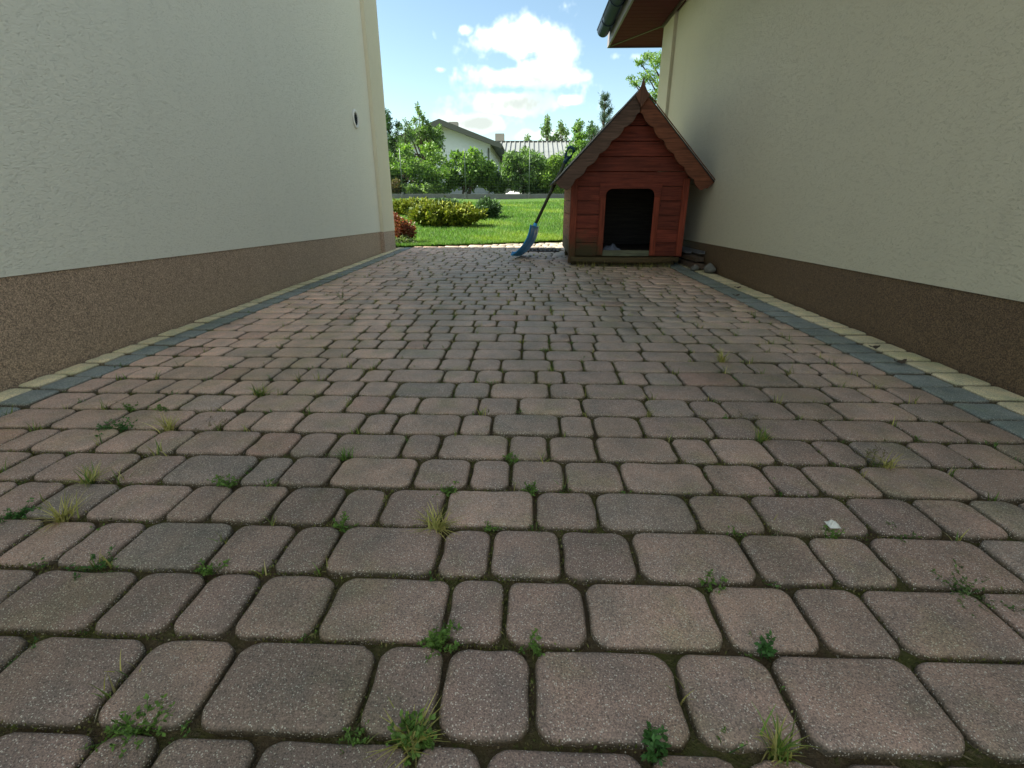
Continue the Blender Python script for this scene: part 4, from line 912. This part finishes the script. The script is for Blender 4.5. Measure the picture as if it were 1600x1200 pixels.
WEEDS = [  # px, py, kind, height, spread, n, palette, name, label
 (183, 675, 'leafy', .045, .075, 220, WD, 'weed', 'dark green spreading weed near the left paving edge, largest on that side'),
 (262, 676, 'grass', .060, .06, 40, WY, 'grass_tuft', 'yellowing grass tuft just right of the dark green spreading weed'),
 (335, 670, 'stalk', .055, .05, 60, WB, 'weed', 'brownish stalky weed two stones right of the dark green spreading weed'),
 (158, 746, 'grass', .050, .06, 46, WY+WG, 'grass_tuft', 'yellow-green grass tuft below the dark green spreading weed'),
 (362, 752, 'leafy', .040, .04, 150, WG, 'weed', 'fresh green leafy weed at left, between yellow tuft and smaller weed'),
 (432, 748, 'leafy', .028, .025, 80, WG, 'weed', 'small green weed one stone right of the fresh green leafy weed'),
 (40, 800, 'leafy', .038, .055, 170, WD, 'weed', 'flat dark green weed clump at the left picture edge beside dry grass'),
 (122, 800, 'grass', .060, .06, 44, WY, 'grass_tuft', 'dry straw-coloured grass tuft beside the flat clump at the left picture edge'),
 (540, 828, 'leafy', .035, .030, 110, WG, 'weed', 'green weed left of the star-shaped dry tuft'),
 (685, 815, 'grass', .040, .06, 60, WY, 'grass_tuft', 'star-shaped dry yellow grass tuft in the middle of the paving'),
 (706, 756, 'leafy', .036, .034, 140, WG, 'weed', 'leafy green weed just above the star-shaped dry tuft'),
 (832, 770, 'leafy', .034, .030, 130, WG, 'weed', 'bright green rounded weed right of the picture middle, one row above the dry tuft'),
 (764, 825, 'leafy', .026, .024, 80, WG, 'weed', 'tiny bright weed right of the star-shaped dry tuft'),
 (158, 876, 'leafy', .034, .042, 130, WD, 'weed', 'green weed in the lower left beside a chipped stone corner'),
 (338, 890, 'leafy', .036, .028, 110, WG, 'weed', 'upright green weed in the lower left third, right of the chipped stone'),
 (688, 1000, 'leafy', .040, .034, 240, WG, 'weed', 'large bushy green weed in the lower middle between large stones'),
 (832, 1022, 'leafy', .034, .020, 90, WG, 'weed', 'slim green weed right of the large bushy one'),
 (218, 1140, 'leafy', .036, .046, 230, WG, 'weed', 'large spreading green weed at the lower left'),
 (8, 1108, 'leafy', .026, .024, 80, WG, 'weed', 'green weed cut by the lower left picture edge'),
 (556, 1138, 'leafy', .026, .022, 90, WG, 'weed', 'small weed at the bottom left of the mixed grassy clump'),
 (650, 1162, 'leafy', .044, .036, 210, WG, 'weed', 'green weed with dry blades at the bottom middle'),
 (640, 1168, 'grass', .034, .05, 40, WY, 'grass_tuft', 'dry grass blades under the bottom middle green weed'),
 (1018, 1175, 'leafy', .050, .014, 120, WD, 'weed', 'upright feathery dark green weed at the bottom right of centre'),
 (1212, 1186, 'grass', .058, .034, 48, WY+WG, 'grass_tuft', 'yellow-green grass tuft with tall seed stalk at the bottom right'),
 (1490, 915, 'leafy', .036, .075, 190, [(.10, .16, .055), (.13, .19, .07)], 'weed', 'wide thin dull green weed at the right picture edge'),
 (1110, 920, 'leafy', .034, .024, 100, WG, 'weed', 'green weed right of centre in the third row of stones'),
 (1186, 1000, 'leafy', .050, .012, 80, WD, 'weed', 'tall thin dark weed below the green one right of centre'),
 (1150, 840, 'leafy', .024, .022, 70, WG, 'weed', 'small weed left of the white litter'),
 (1285, 826, 'leafy', .030, .026, 110, WG, 'weed', 'green weed touching the white litter'),
 (1400, 832, 'leafy', .028, .045, 100, [(.10, .16, .055), (.13, .19, .07)], 'weed', 'low dull weed two stones right of the white litter'),
 (1200, 700, 'grass', .050, .035, 34, WG+WY, 'grass_tuft', 'green-yellow grass tuft in the right half, above the white litter'),
 (1355, 712, 'grass', .050, .06, 30, WY, 'grass_tuft', 'dry bent grass at the right, near the grey edging stones'),
 (1385, 752, 'stalk', .070, .04, 50, WB, 'weed', 'dead brown branching stalk at the right, below the dry bent grass'),
 (800, 714, 'leafy', .036, .024, 100, WG, 'weed', 'small upright weed at the picture centre line, above the rounded one'),
 (410, 618, 'grass', .045, .06, 44, WY+WG, 'grass_tuft', 'yellow-green grass in the left middle distance'),
 (540, 718, 'grass', .034, .03, 30, WG, 'grass_tuft', 'short green grass left of centre, two rows above the dry star tuft'),
 (1125, 566, 'grass', .070, .06, 40, WY, 'grass_tuft', 'tall straw-coloured grass in the right middle distance'),
 (212, 640, 'leafy', .040, .04, 90, WG, 'weed', 'small green weed above the dark spreading one at left'),
 (272, 636, 'leafy', .040, .035, 90, WG, 'weed', 'small green weed left of the yellow-green middle distance grass'),
 (1180, 668, 'stalk', .045, .03, 40, WB, 'weed', 'thin brown weed above the green-yellow tuft at right'),
 (336, 474, 'stalk', .13, .03, 60, WB, 'weed', 'tall thin weed growing against the left plinth, nearer one'),
 (467, 432, 'stalk', .11, .03, 50, WB, 'weed', 'tall thin weed growing against the left plinth, farther one'),
 (533, 470, 'stalk', .12, .03, 60, WB+WG, 'weed', 'tall upright weed on the paving near the left edging'),
 (850, 548, 'leafy', .030, .03, 70, WG, 'weed', 'small green weed in the far middle of the paving'),
]
for i, (px, py, kd, hh_, sp_, n_, pal, nm, lab) in enumerate(WEEDS):
    b = atZ(px, py, -.008); b.y = Y0 + D_ROW*round((b.y-Y0)/D_ROW) if b.y < 2.2 else b.y; rg = np.random.default_rng(900+i); V, Cc = weed_geo(kd, (0, 0, 0), hh_*.72, sp_*.82, int(n_*1.25), rg, pal)
    o = np_mesh(nm, np.array(V), 4, M['leaf'], None, np.array(Cc)); o.location = b
    tag(o, lab, 'grass' if nm == 'grass_tuft' else 'weed', 'weeds in the paving joints')
# small growth in the joints: too many to count
def sprouts():
    rg = np.random.default_rng(81); V, Cc = [], []
    cand = [s for s in stones if s[4] == 'f' and .2 < s[2] < 5.6]
    for s in cand:
        yv = s[2]
        for rep in range(2):
            if rg.random() < (.55 if yv < 1.2 else .75):
                if rg.random() < .6: b = (s[0]+rg.normal(0, .012), s[2]+rg.uniform(-.008, .008), -.009)
                else: b = (s[0]+rg.uniform(-.002, .002), rg.uniform(s[2], s[3]), -.009)
                dense = rg.random()**2
                if rg.random() < .62: v, c = weed_geo('leafy', b, .010+.014*dense, .010+.014*dense, int(10+26*dense), rg, WG+WD+WB[:1])
                else: v, c = weed_geo('grass', b, .020+.018*dense, .016+.012*dense, int(4+7*dense), rg, WY+WB+WG)
                V += v; Cc += c
    # dry grass under the step of the dog house and along the right wall
    for k in range(70):
        b = (rg.uniform(DX0, DX1-.1), DYF-.06-rg.random()*.09, -.006); v, c = weed_geo('grass', b, .05, .03, 5, rg, WB+WY); V += v; Cc += c
    return np_mesh('joint_sprouts', np.array(V), 4, M['leaf'], None, np.array(Cc))
tag(sprouts(), 'tiny sprouts and moss tufts scattered through the paving joints', 'weeds', kind='stuff')
# moss mats running along the joints
def moss(n):
    rg = np.random.default_rng(85); st = np.array([(s[0], s[1], s[2], s[3]) for s in stones if s[4] == 'f' and 0.15 < s[2] < 4.3])
    k = rg.integers(0, len(st), n); s = st[k]; horiz = rg.random(n) < .62
    x = np.where(horiz, s[:, 0]+(s[:, 1]-s[:, 0])*rg.random(n), s[:, 0]+rg.normal(0, .0028, n)); y = np.where(horiz, s[:, 2]+rg.normal(0, .0034, n), s[:, 2]+(s[:, 3]-s[:, 2])*rg.random(n))
    dens = np.sin(x*9.1+y*4.3)+np.sin(x*3.7-y*7.9+1)+np.sin(x*23+y*17)*.7
    keep = dens > rg.normal(.1, .8, n); x, y = x[keep], y[keep]; m = len(x)
    P = np.column_stack([x, y, -.0110+.0075*rg.random(m)])
    V, cc = leaf_quads(P, .0042, .45, pick_cols(m, [(.12, .14, .04), (.17, .19, .055), (.12, .09, .05), (.22, .19, .09), (.10, .125, .035)], rg, .25), rg, (0, 0, 1), .4)
    return np_mesh('joint_moss', V, 4, M['leaf'], paving, cc)
moss(150000)['kind'] = 'stuff'
# dry bits, chips and straw
def debris():
    rg = np.random.default_rng(83); V, Cc = [], []
    cand = [s for s in stones if s[4] == 'f' and .2 < s[2] < 4.2]
    for k in range(1500):
        s = cand[rg.integers(len(cand))]
        if rg.random() < .82: p = np.array([rg.uniform(s[0], s[1]), s[2]+rg.normal(0, .005), -.005])
        else: p = np.array([rg.uniform(s[0], s[1]), rg.uniform(s[2], s[3]), .0035])
        a = rg.random()*6.283; L = rg.choice([.002, .003, .012, .022], p=[.45, .3, .17, .08]); w_ = min(L*.5, .0008 if L > .01 else .0018)
        d = np.array([math.cos(a), math.sin(a), rg.normal(0, .15)]); q = np.array([-d[1], d[0], 0])
        c = np.array([(.30, .25, .15), (.38, .34, .25), (.16, .12, .07), (.5, .48, .43)][rg.integers(4)])*(.7+.5*rg.random())
        V += [p-d*L/2, p+q*w_+[0, 0, .001], p+d*L/2, p-q*w_]; Cc += [c]*4
    return np_mesh('debris', np.array(V), 4, M['leaf'], None, np.array(Cc))
tag(debris(), 'straw bits and pale chips lying in the paving joints', 'debris', kind='stuff')
# white litter
b = atZ(1301, 820, .004); lt = MB(); rr = random.Random(4); NL = 6; lvv = []
for j in range(NL+1):
    for i in range(NL+1):
        u, v = i/NL*2-1, j/NL*2-1; lvv.append((b.x+u*.009*(1+.2*rr.random()), b.y+v*.010, .004+.009*max(0, 1-u*u-v*v)*rr.uniform(.4, 1.3)))
tag(lt.add(lvv, [(j*(NL+1)+i, j*(NL+1)+i+1, (j+1)*(NL+1)+i+1, (j+1)*(NL+1)+i) for j in range(NL) for i in range(NL)]).build('white_litter', M['white']), 'small crumpled white scrap of litter on the paving at right', 'litter')
# dead leaves on the grey edging stones
for (px, py, lab) in ((1152, 451, 'dark dead leaf on the far grey edging stone, nearest the stones'), (1150, 463, 'small dark dead leaf just below the far one on the grey edging'), (1365, 545, 'dark dead leaf on the middle of the grey edging at right'), (1405, 568, 'brown curled leaf with stem on the grey edging, nearest the camera')):
    b = atZ(px, py, .004); lvv = []; rr = random.Random(px)
    for k in range(9):
        u = k/8*2-1; wv = .012*(1-u*u)
        lvv += [(b.x+u*.022, b.y-wv, .006+.008*abs(u)+rr.random()*.003), (b.x+u*.022, b.y+wv, .008+.010*abs(u)+rr.random()*.004)]
    tag(MB().add(lvv, [(2*k, 2*k+1, 2*k+3, 2*k+2) for k in range(8)]).build('dead_leaf', M['bark']), lab, 'leaf', 'dead leaves on the edging')
